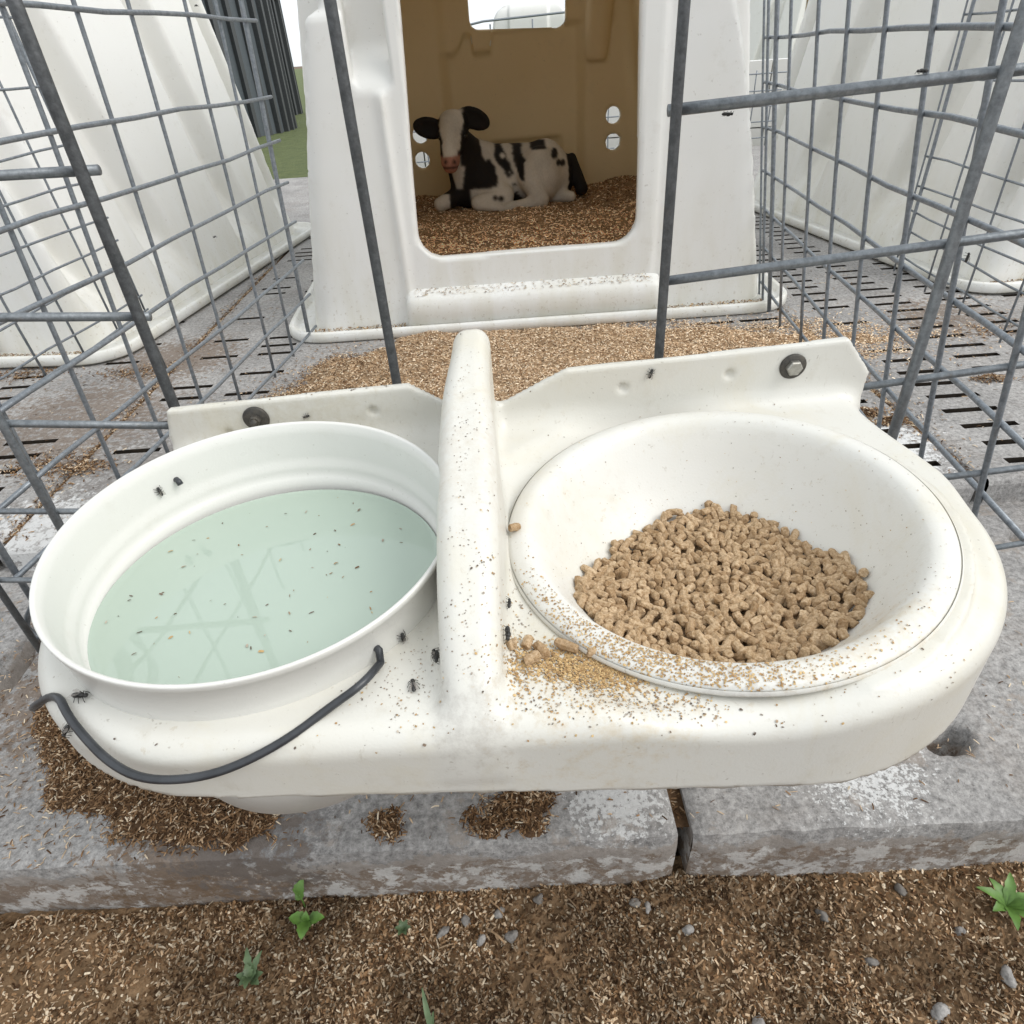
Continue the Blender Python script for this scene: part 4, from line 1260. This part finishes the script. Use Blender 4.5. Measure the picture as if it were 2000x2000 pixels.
# --- bits on the slatted floor and in its joints
parts = []
n = 2600
x, y = sample(n, -1.5, 1.6, 0.885, 2.1, lambda x, y: 0.12 + 0.88 * smooth01((fbm(x * 5, y * 5, 81) - 0.52) / 0.15))
parts.append(chip_arrays(np.stack([x, y, np.full(n, 0.0012)], 1), rng.uniform(.004, .010, n), rng.uniform(.0012, .0026, n), pick(('bark', 'straw'), (0.5, 0.5), n), 0.10))
for (jx, y0_, y1_, nn_) in ((-0.854, 0.90, 2.6, 2200), (0.776, 0.90, 1.9, 900)):
    yy = rng.uniform(y0_, y1_, nn_); wv = fbm(yy * 9, yy * 0, 83)
    xx = jx + rng.normal(0, 1, nn_) * (0.004 + 0.022 * np.maximum(wv - 0.45, 0) * 2)
    zz = np.where(np.abs(xx - jx) < 0.007, -0.004, 0.0015)
    parts.append(chip_arrays(np.stack([xx, yy, zz], 1), rng.uniform(.004, .011, nn_), rng.uniform(.0012, .0026, nn_), pick(('bark', 'straw'), (0.55, 0.45), nn_), 0.3))
    parts.append(bed_grid(jx - 0.007, jx + 0.008, y0_, 3.0, 0.005, lambda x, y: -0.012 + 0.008 * fbm(x * 40, y * 40, 7), lambda x, y: x == x, (0.16, 0.10, 0.055)))
for (cx_, cy_, sp, nn_) in ((-0.92, 1.15, .05, 500), (-0.83, 1.13, .03, 350), (0.70, 1.13, .022, 420), (0.735, 1.09, .018, 420), (0.66, 1.2, .02, 200), (1.02, 1.24, .02, 260), (-0.95, 1.62, .05, 350), (-1.25, 1.66, .06, 500), (-0.6, 0.95, .03, 250), (1.2, 1.5, .05, 200)):
    x = cx_ + rng.normal(0, sp, nn_); y = cy_ + rng.normal(0, sp * 0.5, nn_)
    zz = 0.001 + 0.012 * np.exp(-((x - cx_) ** 2 + (y - cy_) ** 2 * 4) / (sp * sp)) * rng.uniform(0.2, 1, nn_) * (sp < 0.03) + rng.uniform(0, 0.002, nn_)
    parts.append(chip_arrays(np.stack([x, y, zz], 1), rng.uniform(.004, .011, nn_), rng.uniform(.0014, .003, nn_), pick(('bark', 'straw'), (0.7, 0.3), nn_), 0.35))
# what has settled in the trough of the hutch flanges
for (hx, hy, rz, xa, xb) in ((0.11, 1.80, 0.0, -0.62, 0.62), (-1.70, 1.81, -6.0, -0.2, 0.6), (1.97, 1.86, 5.0, -0.6, 0.2)):
    nn_ = 1500
    lx = rng.uniform(xa, xb, nn_); ly = -rng.uniform(0.006, 0.044, nn_)
    if rz == 0.0:
        ok = (lx < -0.36) | (lx > 0.335) ; lx, ly = lx[ok], ly[ok]
    c_, s_ = math.cos(R(rz)), math.sin(R(rz))
    x = hx + lx * c_ - ly * s_; y = hy + lx * s_ + ly * c_
    parts.append(chip_arrays(np.stack([x, y, 0.018 + rng.uniform(0, 0.004, len(x))], 1), rng.uniform(.004, .010, len(x)), rng.uniform(.0015, .003, len(x)), pick(('bark', 'dust'), (0.5, 0.5), len(x)), 0.2))
# along the moulded ledge below the door
nn_ = 420
lx = rng.uniform(-0.33, 0.31, nn_); tt = rng.uniform(0, 1, nn_)
parts.append(chip_arrays(np.stack([0.11 + lx, 1.80 - 0.011 - 0.028 * tt, 0.1135 - 0.014 * tt], 1), rng.uniform(.003, .008, nn_), rng.uniform(.001, .0022, nn_), pick(('bark', 'straw', 'dust'), (0.4, 0.3, 0.3), nn_), 0.12))
stuff('wood_litter', parts, M['chips'], 'straw and bark bits scattered over the slatted concrete floor')

# ================================================================== crumbs and specks on the feeder
def drop(bvh, x, y, z0=0.6):
    P, N = [], []
    for a, b_ in zip(x.tolist(), y.tolist()):
        h_ = bvh.ray_cast(Vector((a, b_, z0)), Vector((0, 0, -1)))
        if h_[0] is not None and h_[0].z > 0.2: P.append(h_[0]); N.append(h_[1])
    return np.array(P), np.array(N)
def flecks(bvh, x, y, L0, L1, asp, pal, pr, tilt=0.06):
    P, N = drop(bvh, x, y)
    N[N[:, 2] < 0] *= -1
    n = len(P)
    L = rng.uniform(L0, L1, n)
    return chip_arrays(P + N * 0.0004, L, L * rng.uniform(asp[0], asp[1], n), pick(pal, pr, n), tilt, N)
parts = []
g1 = rng.normal(0, 1, (5200, 2))
x = 0.045 + g1[:, 0] * 0.034; y = 0.282 + g1[:, 1] * 0.011 - 0.10 * np.abs(x - 0.03) ** 1.0 * 0.25
ok = (np.hypot(x - 0.158, y - 0.4085) > 0.164) & (x > -0.012) & (y > 0.236)
parts.append(flecks(tray_bvh, x[ok], y[ok], .0007, .0021, (0.5, 0.9), ('dust',), (1.0,), 0.3))
for (cx_, cy_, sx, sy, n, L0, L1, pal, pr) in ((0.07, 0.252, .075, .010, 1200, .0006, .0016, ('dust', 'speck'), (0.55, 0.45)), (0.0, 0.33, .016, .05, 260, .0008, .002, ('speck', 'dust'), (0.6, 0.4)),
        (-0.075, 0.285, .03, .022, 300, .0005, .0012, ('speck',), (1.0,)), (-0.031, 0.46, .013, .070, 300, .0005, .0014, ('speck',), (1.0,)), (-0.031, 0.32, .013, .06, 220, .0005, .0013, ('speck', 'dust'), (0.7, 0.3)),
        (0.20, 0.250, .07, .02, 160, .0007, .002, ('speck',), (1.0,)), (-0.22, 0.60, .09, .006, 90, .0008, .0025, ('speck',), (1.0,)), (0.15, 0.575, .12, .012, 60, .0007, .002, ('speck',), (1.0,)), (-0.25, 0.25, .08, .03, 70, .0007, .002, ('speck',), (1.0,))):
    q = rng.normal(0, 1, (n, 2))
    x = cx_ + q[:, 0] * sx; y = cy_ + q[:, 1] * sy
    ok = (np.hypot(x + 0.19, y - 0.3975) > 0.149) & (np.hypot(x - 0.158, y - 0.4085) > 0.166) & (rng.uniform(0, 1, n) < 0.12 + 0.88 * smooth01((fbm(x * 45, y * 45, 17) - 0.42) / 0.2))
    parts.append(flecks(tray_bvh, x[ok], y[ok], L0, L1, (0.4, 0.9), pal, pr))
# in the bowl and on its rim
q = rng.normal(0, 1, (1500, 2))
x = 0.165 + q[:, 0] * 0.075; y = 0.37 + q[:, 1] * 0.075
parts.append(flecks(bowl_bvh, x, y, .0005, .0012, (0.4, 0.9), ('speck', 'dust'), (0.6, 0.4)))
a = rng.normal(-2.05, 0.36, 1700); rr = rng.uniform(0.1455, 0.1635, 1700)
parts.append(flecks(bowl_bvh, 0.158 + rr * np.cos(a), 0.4085 + rr * np.sin(a), .0005, .0017, (0.5, 0.9), ('dust',), (1.0,), 0.15))
stuff('feed_crumbs', parts, M['crumbs'], 'tan feed dust and dark specks strewn over the tray, divider and bowl')

parts = []
n = 75
rr = 0.124 * np.sqrt(rng.uniform(0, 1, n)); a = rng.uniform(0, 6.283, n)
P = np.stack([-0.19 + rr * np.cos(a), 0.395 + rr * np.sin(a), np.full(n, WZ + 0.0006)], 1)
L = rng.uniform(.001, .0042, n)
parts.append(chip_arrays(P, L, L * rng.uniform(0.2, 0.5, n), pick(('speck', 'dust', 'bark'), (0.4, 0.2, 0.4), n), 0.03))
stuff('floating_specks', parts, M['crumbs'], 'small straw bits and specks floating on the bucket water')

# ================================================================== the calf
def rot_ell(x, y, z, c, r, ay, az=0.0):
    dx, dy, dz = x - c[0], y - c[1], z - c[2]
    ca, sa = math.cos(az), math.sin(az)
    dx, dy = dx * ca + dy * sa, -dx * sa + dy * ca
    ca, sa = math.cos(ay), math.sin(ay)
    dx, dz = dx * ca + dz * sa, -dx * sa + dz * ca
    return ell(dx, dy, dz, (0, 0, 0), r)
def calf_sdf(x, y, z):
    k = 0.030
    d = cap(x, y, z, (-0.03, 2.955, 0.215), (0.20, 2.975, 0.205), 0.112, 0.112)
    d = smin(d, ell(x, y, z, (0.255, 2.965, 0.195), (0.095, 0.105, 0.100)), k)
    d = smin(d, ell(x, y, z, (0.235, 2.955, 0.265), (0.055, 0.05, 0.062)), 0.04)       # hip bone
    d = smin(d, ell(x, y, z, (-0.02, 2.925, 0.215), (0.085, 0.095, 0.115)), k)
    d = smin(d, cap(x, y, z, (-0.05, 2.93, 0.265), (-0.112, 2.835, 0.355), 0.072, 0.054), 0.04)
    d = smin(d, cap(x, y, z, (-0.09, 2.90, 0.17), (-0.11, 2.86, 0.28), 0.06, 0.05), 0.04)  # throat and brisket
    h = cap(x, y, z, (-0.119, 2.815, 0.402), (-0.136, 2.745, 0.322), 0.053, 0.037)
    h = smin(h, ell(x, y, z, (-0.120, 2.815, 0.428), (0.044, 0.040, 0.026)), 0.02)
    h = smin(h, ell(x, y, z, (-0.138, 2.722, 0.298), (0.034, 0.032, 0.028)), 0.015)
    h = smin(h, ell(x, y, z, (-0.139, 2.735, 0.276), (0.024, 0.030, 0.016)), 0.012)
    for sx in (-1, 1):
        h = smin(h, ell(x, y, z, (-0.122 + sx * 0.040, 2.785, 0.385), (0.016, 0.018, 0.016)), 0.012)   # brow
    d = smin(d, h, 0.02)
    d = smin(d, np.maximum(rot_ell(x, y, z, (-0.208, 2.825, 0.403), (0.062, 0.014, 0.036), -0.22, 0.15), -(rot_ell(x, y, z, (-0.208, 2.812, 0.403), (0.048, 0.010, 0.023), -0.22, 0.15))), 0.012)
    d = smin(d, np.maximum(rot_ell(x, y, z, (-0.040, 2.825, 0.424), (0.062, 0.014, 0.036), -0.38, -0.15), -(rot_ell(x, y, z, (-0.040, 2.812, 0.424), (0.048, 0.010, 0.023), -0.38, -0.15))), 0.012)
    # hind leg on our side, folded forward
    d = smin(d, ell(x, y, z, (0.205, 2.875, 0.215), (0.080, 0.068, 0.100)), k)
    d = smin(d, cap(x, y, z, (0.165, 2.845, 0.215), (0.195, 2.815, 0.140), 0.052, 0.034), 0.02)
    d = smin(d, cap(x, y, z, (0.202, 2.820, 0.128), (0.085, 2.800, 0.118), 0.027, 0.018), 0.014)
    d = smin(d, cap(x, y, z, (0.085, 2.800, 0.118), (0.045, 2.795, 0.114), 0.020, 0.015), 0.010)
    # fore leg folded under the chest
    d = smin(d, cap(x, y, z, (-0.015, 2.875, 0.205), (0.055, 2.845, 0.160), 0.052, 0.034), 0.025)
    d = smin(d, cap(x, y, z, (0.060, 2.838, 0.152), (-0.050, 2.805, 0.140), 0.034, 0.027), 0.014)
    d = smin(d, cap(x, y, z, (-0.045, 2.800, 0.132), (0.030, 2.795, 0.120), 0.020, 0.016), 0.010)
    d = smin(d, cap(x, y, z, (-0.10, 2.90, 0.165), (-0.198, 2.815, 0.142), 0.038, 0.026), 0.018)
    d = smin(d, cap(x, y, z, (0.27, 2.90, 0.135), (0.325, 2.865, 0.130), 0.030, 0.020), 0.014)
    d = smin(d, cap(x, y, z, (0.340, 2.965, 0.255), (0.372, 2.905, 0.150), 0.018, 0.026), 0.016)
    return d
Vc, Fc = surf_nets(calf_sdf, (-0.29, 2.66, 0.07), (0.42, 3.12, 0.49), 0.0050, 2)
x, y, z = Vc.T
def n3(s, k): return (fbm(x * k + y * k * 0.7, z * k - y * k * 0.4, s) - 0.5)
nz = n3(91, 22); nf = n3(95, 60)
BLK = np.array((0.016, 0.013, 0.011)); WH = np.array((0.66, 0.61, 0.53)); PINK = np.array((0.42, 0.20, 0.14))
wh = np.zeros(len(x), bool)
body = (y > 2.86) | (x > -0.02)
wh |= (x > 0.140 + 0.05 * nz + 0.14 * (z - 0.25)) & (x < 0.318 + 0.03 * nz)                 # hips and hind leg
wh |= (np.abs(x - (0.098 - 0.30 * (z - 0.25)) - 0.045 * nz) < 0.009 + 0.03 * np.maximum(nf, 0) + 0.008 * smooth01((z - 0.27) / 0.05)) & body & (z > 0.15)   # thin flank stripe
wh |= (np.hypot(x - 0.000 + 0.04 * nz, (z - 0.325) * 0.8) < 0.030 + 0.03 * nf) & body        # withers patch
wh |= (np.abs(x - 0.015 - 0.35 * (0.30 - z) - 0.03 * nz) < 0.007 + 0.015 * nf) & (z > 0.22) & body
wh |= (nz > 0.13) & body & (z > 0.16) & (x > -0.05) & (x < 0.15)                             # broken flecks on the flank
leg = (y < 2.865) & (z < 0.185)
wh |= leg & (x > -0.075)
wh |= (x < -0.16) & (z < 0.175)                                                              # far fore knee
spots = ((np.hypot(x - 0.275, z - 0.255) < 0.011) | (np.hypot(x - 0.295, z - 0.25) < 0.012) | (np.hypot(x - 0.02, z - 0.155) < 0.010) | (np.hypot(x - 0.043, z - 0.15) < 0.011) | ((np.hypot(x - 0.262, z - 0.285) < 0.016) & (z > 0.272)) | ((np.abs(z - 0.317) < 0.012) & (np.abs(x - 0.20) < 0.03)))
wh &= ~spots
head = (y < 2.842) & (z > 0.235) & (x < -0.04) & (x > -0.20) & (np.hypot(x + 0.125, 0) < 0.062)
wid = np.interp(z, [0.26, 0.33, 0.37, 0.42, 0.46], [0.034, 0.029, 0.033, 0.044, 0.040])
wh = np.where(head, (np.abs(x + 0.124 + (0.42 - z) * 0.10) < wid + 0.02 * nf) & (z > 0.27), wh)
ear = (z > 0.36) & (y < 2.86) & (np.abs(x + 0.124) > 0.055)
wh &= ~ear
throat = (y < 2.87) & (z < 0.27) & (z > 0.19) & (np.abs(x + 0.118) < 0.030 - 0.25 * (0.27 - z)) & ~(z < 0.185)
wh |= throat
colc = np.where(wh[:, None], WH[None] * (0.88 + 0.4 * nz[:, None]), BLK[None])
muz = head & (y < 2.735) & (z < 0.318)
colc[muz] = PINK * (0.9 + 0.6 * nf[muz][:, None])
colc[head & (y < 2.728) & (np.abs(z - 0.283) < 0.004)] = (0.03, 0.015, 0.012)
for sx in (-1, 1):
    colc[head & (y < 2.71) & (np.hypot(x + 0.138 + sx * 0.015, z - 0.302) < 0.007)] = (0.02, 0.01, 0.008)
for _ in range(2):                       # hair blurs the edges of the patches
    acc_ = np.zeros_like(colc); cn_ = np.zeros(len(x)); fm = colc[Fc].mean(1)
    for q_ in range(4):
        np.add.at(acc_, Fc[:, q_], fm); np.add.at(cn_, Fc[:, q_], 1)
    colc = 0.35 * colc + 0.65 * acc_ / np.maximum(cn_, 1)[:, None]
org = Vector((0.08, 2.95, 0.11))
calf = empty('calf', org)
tag(calf, 'black and white calf lying on the bedding, facing out of the hutch door', 'calf')
me = np_mesh('body', Vc - np.array(org)[None], Fc, True, colc)
link('body', me, M['coat'], calf)
eye_m = flat('calf_eye', (0.012, 0.009, 0.008), 0.08, 0.2, 30)
for sx in (-1, 1):
    mb = MB(); r_ = 0.0095
    prof = [(r_ * math.sin(math.pi * k / 8), -r_ * math.cos(math.pi * k / 8)) for k in range(9)]
    mb.lathe(prof, 14); mb.build('eye', eye_m, calf, True, Vector((-0.123 + sx * 0.0445, 2.771, 0.374)) - org)

# ================================================================== flies
mb = MB()
def ellip(mb, c, r, n=10, m_=7):
    vs_, fs_ = [], []
    for i in range(m_ + 1):
        t = math.pi * i / m_
        for k in range(n):
            a = 2 * math.pi * k / n
            vs_.append((c[0] - r[0] * math.cos(t), c[1] + r[1] * math.sin(t) * math.cos(a), c[2] + r[2] * math.sin(t) * math.sin(a)))
    for i in range(m_):
        for k in range(n): fs_.append((i * n + k, (i + 1) * n + k, (i + 1) * n + (k + 1) % n, i * n + (k + 1) % n))
    mb.add(vs_, fs_)
ellip(mb, (0.0, 0, 0.0018), (0.0017, 0.0012, 0.0012)); ellip(mb, (-0.0024, 0, 0.0015), (0.0021, 0.00125, 0.0011)); ellip(mb, (0.0022, 0, 0.0017), (0.0009, 0.0011, 0.0009))
fly_body = mb.mesh('body'); fly_body.materials.append(M['fly'])
mb = MB()
w_ = [(0.0004, 0.0002, 0.0030), (-0.0012, 0.0016, 0.0031), (-0.0032, 0.0024, 0.0027), (-0.0048, 0.0020, 0.0024), (-0.0042, 0.0009, 0.0027), (-0.0020, 0.0004, 0.0031)]
mb.add(w_, [(0, 1, 2, 3, 4, 5)])
fly_wing = mb.mesh('wing', False); fly_wing.materials.append(M['wing'])
def leg_mesh(s, x0, x1, out):
    mb = MB(); mb.tube([(x0, s * 0.0008, 0.0014), ((x0 + x1) / 2, s * out * 0.6, 0.0022), (x1, s * out, 0.0001)], 0.00016, 5); me = mb.mesh('leg'); me.materials.append(M['fly']); return me
fly_legs = [leg_mesh(s, a, b_, o_) for s in (-1, 1) for (a, b_, o_) in ((0.0010, 0.0026, 0.0024), (0.0002, 0.0002, 0.0030), (-0.0006, -0.0024, 0.0027))]
def fly(p, nrm, head, label, scale=1.0):
    nrm = Vector(nrm).normalized(); h_ = Vector(head); h_ = (h_ - nrm * h_.dot(nrm)).normalized()
    s_ = nrm.cross(h_)
    t = empty('fly', p); t.matrix_world = Matrix.Translation(Vector(p) + nrm * 0.0002) @ Matrix((h_, s_, nrm)).transposed().to_4x4() @ Matrix.Scale(scale, 4)
    tag(t, label, 'fly', 'flies resting around the feeder')
    link('body', fly_body, None, t)
    link('wing', fly_wing, None, t); o = link('wing', fly_wing, None, t); o.scale = (1, -1, 1)
    for me in fly_legs: link('leg', me, None, t)
def fly_on(bvh, p, head, label, scale=1.0):
    q, nn, i_, d_ = bvh.find_nearest(Vector(p))
    if nn.dot(Vector((0, 0, CAM_H)) - q) < 0: nn = -nn
    fly(q, nn, head, label, scale)
fly_on(bucket_bvh, (-0.302, 0.482, 0.328), (-0.4, 0.2, 0.6), 'black fly on the inner wall of the bucket, beside the handle end', 1.25)
fly_on(bucket_bvh, (-0.075, 0.304, 0.310), (0.2, -0.3, 0.7), 'black fly on the outside of the bucket where it meets the tray', 1.2)
fly_on(tray_bvh, (-0.196, 0.586, 0.337), (1, 0, 0.3), 'small black fly on the left back flange just above the bucket rim', 0.95)
fly_on(tray_bvh, (0.144, 0.586, 0.358), (0.3, 0.0, 1), 'black fly near the top edge of the right back flange', 1.35)
fly_on(tray_bvh, (-0.060, 0.289, 0.314), (-0.4, 1, 0), 'black fly on the tray between bucket and divider, rear one of two', 1.3)
fly_on(tray_bvh, (-0.0535, 0.2825, 0.314), (0.4, -1, 0), 'black fly on the tray between bucket and divider, nearer one of two', 1.3)
fly_on(tray_bvh, (-0.068, 0.2685, 0.313), (-0.2, 1, 0), 'black fly alone on the tray front edge, left of the divider', 1.3)
fly_on(tray_bvh, (-0.010, 0.292, 0.320), (-0.1, -1, 0), 'large black fly on the right flank of the divider near its front end', 1.6)
fly_on(tray_bvh, (0.006, 0.332, 0.310), (0.2, 1, 0), 'slim black fly on the tray beside the left rim of the bowl', 1.2)
fly_on(tray_bvh, (-0.280, 0.281, 0.312), (1, -0.15, 0), 'black fly with spread wings on the rounded left shoulder of the tray', 1.5)
fly_on(tray_bvh, (-0.288, 0.258, 0.296), (-0.5, 0, -1), 'black fly low on the left front skirt of the tray, above the handle', 1.3)
wire_flies = [((0.207, GY + 0.010, 0.5683), (0, 0, -1), (1, 0, 0), 'black fly hanging under the upper cross bar right of the door upright', 1.3),
    ((0.365, GY + 0.010, 0.5850), (0, 0, 1), (-1, 0, 0.1), 'fly sitting on top of the upper cross bar on the right', 1.3),
    ((-0.462, 1.17, 0.3942), (0, 0, 1), (0, 1, 0), 'fly on a horizontal wire of the left panel beside the dark corner upright', 1.1),
    ((-0.455, 1.36, 0.7075), (0, 0, 1), (0, 1, 0), 'fly on the uppermost visible wire of the left panel', 1.1),
    ((0.595, 0.865, 0.618), (0, 0, 1), (0, 1, 0), 'fly on the uppermost visible wire of the right panel', 1.2),
    ((0.445, GY - 0.004, 0.437), (1, 0, 0), (0, 0, 1), 'fly on the grey upright at the right, next to the lower cross bar', 1.2),
    ((0.575, 1.00, 0.335), (0, 0, -1), (0, 1, 0), 'fly beneath a middle wire of the right panel', 1.1)]
for (p, nn, hd, lb, sc_) in wire_flies: fly(p, nn, hd, lb, sc_)

# ================================================================== pebbles and weeds on the litter
def pebble(x, y, sx, sy, sz, rz, label, seed):
    mb = MB(); n, m_ = 14, 9
    sx *= 0.82; sy *= 0.82; sz *= 0.8
    vs_, fs_ = [], []
    g = np.random.default_rng(seed)
    ph = g.uniform(0, 6, 6)
    for i in range(m_ + 1):
        t = math.pi * i / m_
        for k in range(n):
            a = 2 * math.pi * k / n
            dx, dy, dz = math.sin(t) * math.cos(a), math.sin(t) * math.sin(a), math.cos(t)
            f_ = 1 + 0.24 * math.sin(2.3 * dx + ph[0]) * math.cos(2.7 * dy + ph[1]) + 0.16 * math.sin(3.9 * dz + 2 * dx + ph[2]) + 0.05 * math.sin(7 * dx + 6 * dy + ph[3])
            vs_.append((dx * f_ * sx, dy * f_ * sy, dz * f_ * sz))
    for i in range(m_):
        for k in range(n): fs_.append((i * n + k, (i + 1) * n + k, (i + 1) * n + (k + 1) % n, i * n + (k + 1) % n))
    mb.add(vs_, fs_)
    z = float(gz(np.array([x]), np.array([y]))[0])
    o = mb.build('pebble', M['stone'], None, True, (x, y, z + sz * 0.30), (g.uniform(-.3, .3), g.uniform(-.3, .3), rz))
    tag(o, label, 'pebble', 'pebbles in the litter')
for i, a in enumerate((
    (0.000, 0.337, .0080, .0060, .006, 0.8, 'rounded grey pebble in the litter right below the slab, under the divider'),
    (-0.044, 0.329, .0075, .0068, .006, 0.2, 'pale round pebble left of a leaf-shaped one, below the slab'),
    (-0.080, 0.325, .0085, .0060, .006, -0.9, 'dark wedge-shaped pebble with a pointed top in the litter'),
    (-0.105, 0.317, .0095, .0050, .006, 0.7, 'long slanting grey pebble next to the small weed'),
    (-0.064, 0.305, .0070, .0052, .005, 1.4, 'small brownish pebble standing upright before the others'),
    (-0.031, 0.307, .0092, .0072, .0075, 0.6, 'largest rounded pebble of the cluster below the slab'),
    (0.104, 0.330, .0068, .0056, .005, 0.4, 'left one of two brown pebbles near the slab joint'),
    (0.117, 0.325, .0066, .0050, .005, 1.8, 'right one of two brown pebbles near the slab joint'),
    (0.154, 0.300, .0080, .0065, .006, 0.5, 'dark blue grey stone straight below the slab joint'),
    (0.392, 0.326, .0085, .0060, .008, -1.0, 'curved grey stone leaning on the foot of the right slab'),
    (0.300, 0.306, .0085, .0055, .006, -0.8, 'flat grey stone half buried below the right slab'),
    (0.433, 0.283, .0070, .0055, .005, 0.3, 'white pebble just in front of the green weed at the right'),
    (0.452, 0.240, .0105, .0080, .007, 0.9, 'grey stone at the right edge of the litter'),
    (0.372, 0.216, .0115, .0085, .008, 0.2, 'pale grey stone near the lower right corner'),
    (0.330, 0.262, .0090, .0055, .005, -0.5, 'slaty grey stone lying flat in the right litter'),
    (0.20, 0.218, .0075, .0060, .005, 0.6, 'brownish pebble at the lower edge right of the middle'))):
    pebble(*a, 300 + i)

def leaf_mesh(L, Wd, lob, fold):
    mb = MB(); n = 8; vs_, fs_ = [], []
    for i in range(n + 1):
        t = i / n
        wd = Wd * math.sin(math.pi * min(1, t ** 0.8)) ** 0.8 * (1 + lob * math.sin(t * 22)) + 0.0003
        z = 0.22 * L * math.sin(t * 2.2) - 0.10 * L * t * t
        vs_ += [(L * t, -wd, z + fold * wd), (L * t, 0, z), (L * t, wd, z + fold * wd)]
    for i in range(n):
        a = i * 3
        fs_ += [(a, a + 3, a + 4, a + 1), (a + 1, a + 4, a + 5, a + 2)]
    mb.add(vs_, fs_)
    return mb.mesh('leaf')
def weed(x, y, leaves, mat, label, stem_h=0.0):
    z = float(gz(np.array([x]), np.array([y]))[0])
    t = empty('weed', (x, y, z)); tag(t, label, 'weed', 'weeds in the litter')
    mb = MB(); mb.tube([(0, 0, -0.004), (0.001, 0, 0.004 + stem_h * 0.5), (0, 0.001, 0.007 + stem_h)], [0.0011, 0.0009, 0.0006], 6); mb.build('stem', mat, t)
    for (rz, el_, L, Wd, hz, lob) in leaves:
        me = leaf_mesh(L * 0.85, Wd * 0.85, lob, 0.35); me.materials.append(mat)
        o = link('leaf', me, None, t, (0, 0, 0.004 + hz), (0, -el_, rz))
weed(-0.250, 0.328, [(-1.6, 0.15, 0.024, 0.0080, 0.012, 0.10), (0.05, 0.2, 0.024, 0.0075, 0.010, 0.10), (3.0, 0.2, 0.024, 0.0078, 0.010, 0.10), (1.5, 1.0, 0.014, 0.005, 0.012, 0.10)], M['leaf'], 'bright green four-leaved nettle-like weed at the foot of the left slab', 0.010)
weed(-0.258, 0.346, [(1.1, 0.9, 0.026, 0.0085, 0.018, 0.10), (2.2, 0.8, 0.014, 0.005, 0.014, 0.10)], M['leaf'], 'single green leaf shoot standing against the slab face', 0.020)
weed(-0.147, 0.318, [(k * 1.05, 0.5, 0.012, 0.0034, 0.003, 0.22) for k in range(6)], M['leaf2'], 'tiny dull green rosette left of the pebbles')
weed(-0.300, 0.282, [(k * 0.9 + 0.3, 0.35 + 0.1 * (k % 3), 0.016 + 0.004 * (k % 2), 0.0048, 0.004 + 0.003 * (k % 3), 0.20) for k in range(7)] + [(1.2, 0.4, 0.030, 0.004, 0.006, 0.2), (1.9, 0.4, 0.034, 0.0045, 0.006, 0.2)], M['leaf2'], 'straggly dull green weed at the lower left')
weed(-0.112, 0.228, [(1.85, 0.55, 0.046, 0.0030, 0.0, 0.0), (1.5, 0.3, 0.020, 0.002, 0.0, 0.0)], M['leaf2'], 'narrow blade of grass at the bottom edge')
weed(0.488, 0.300, [(k * 0.82 + 0.2, 0.35, 0.032 + 0.008 * (k % 2), 0.0062, 0.004, 0.12) for k in range(8)], M['leaf'], 'green rosette weed at the right edge below the slab')
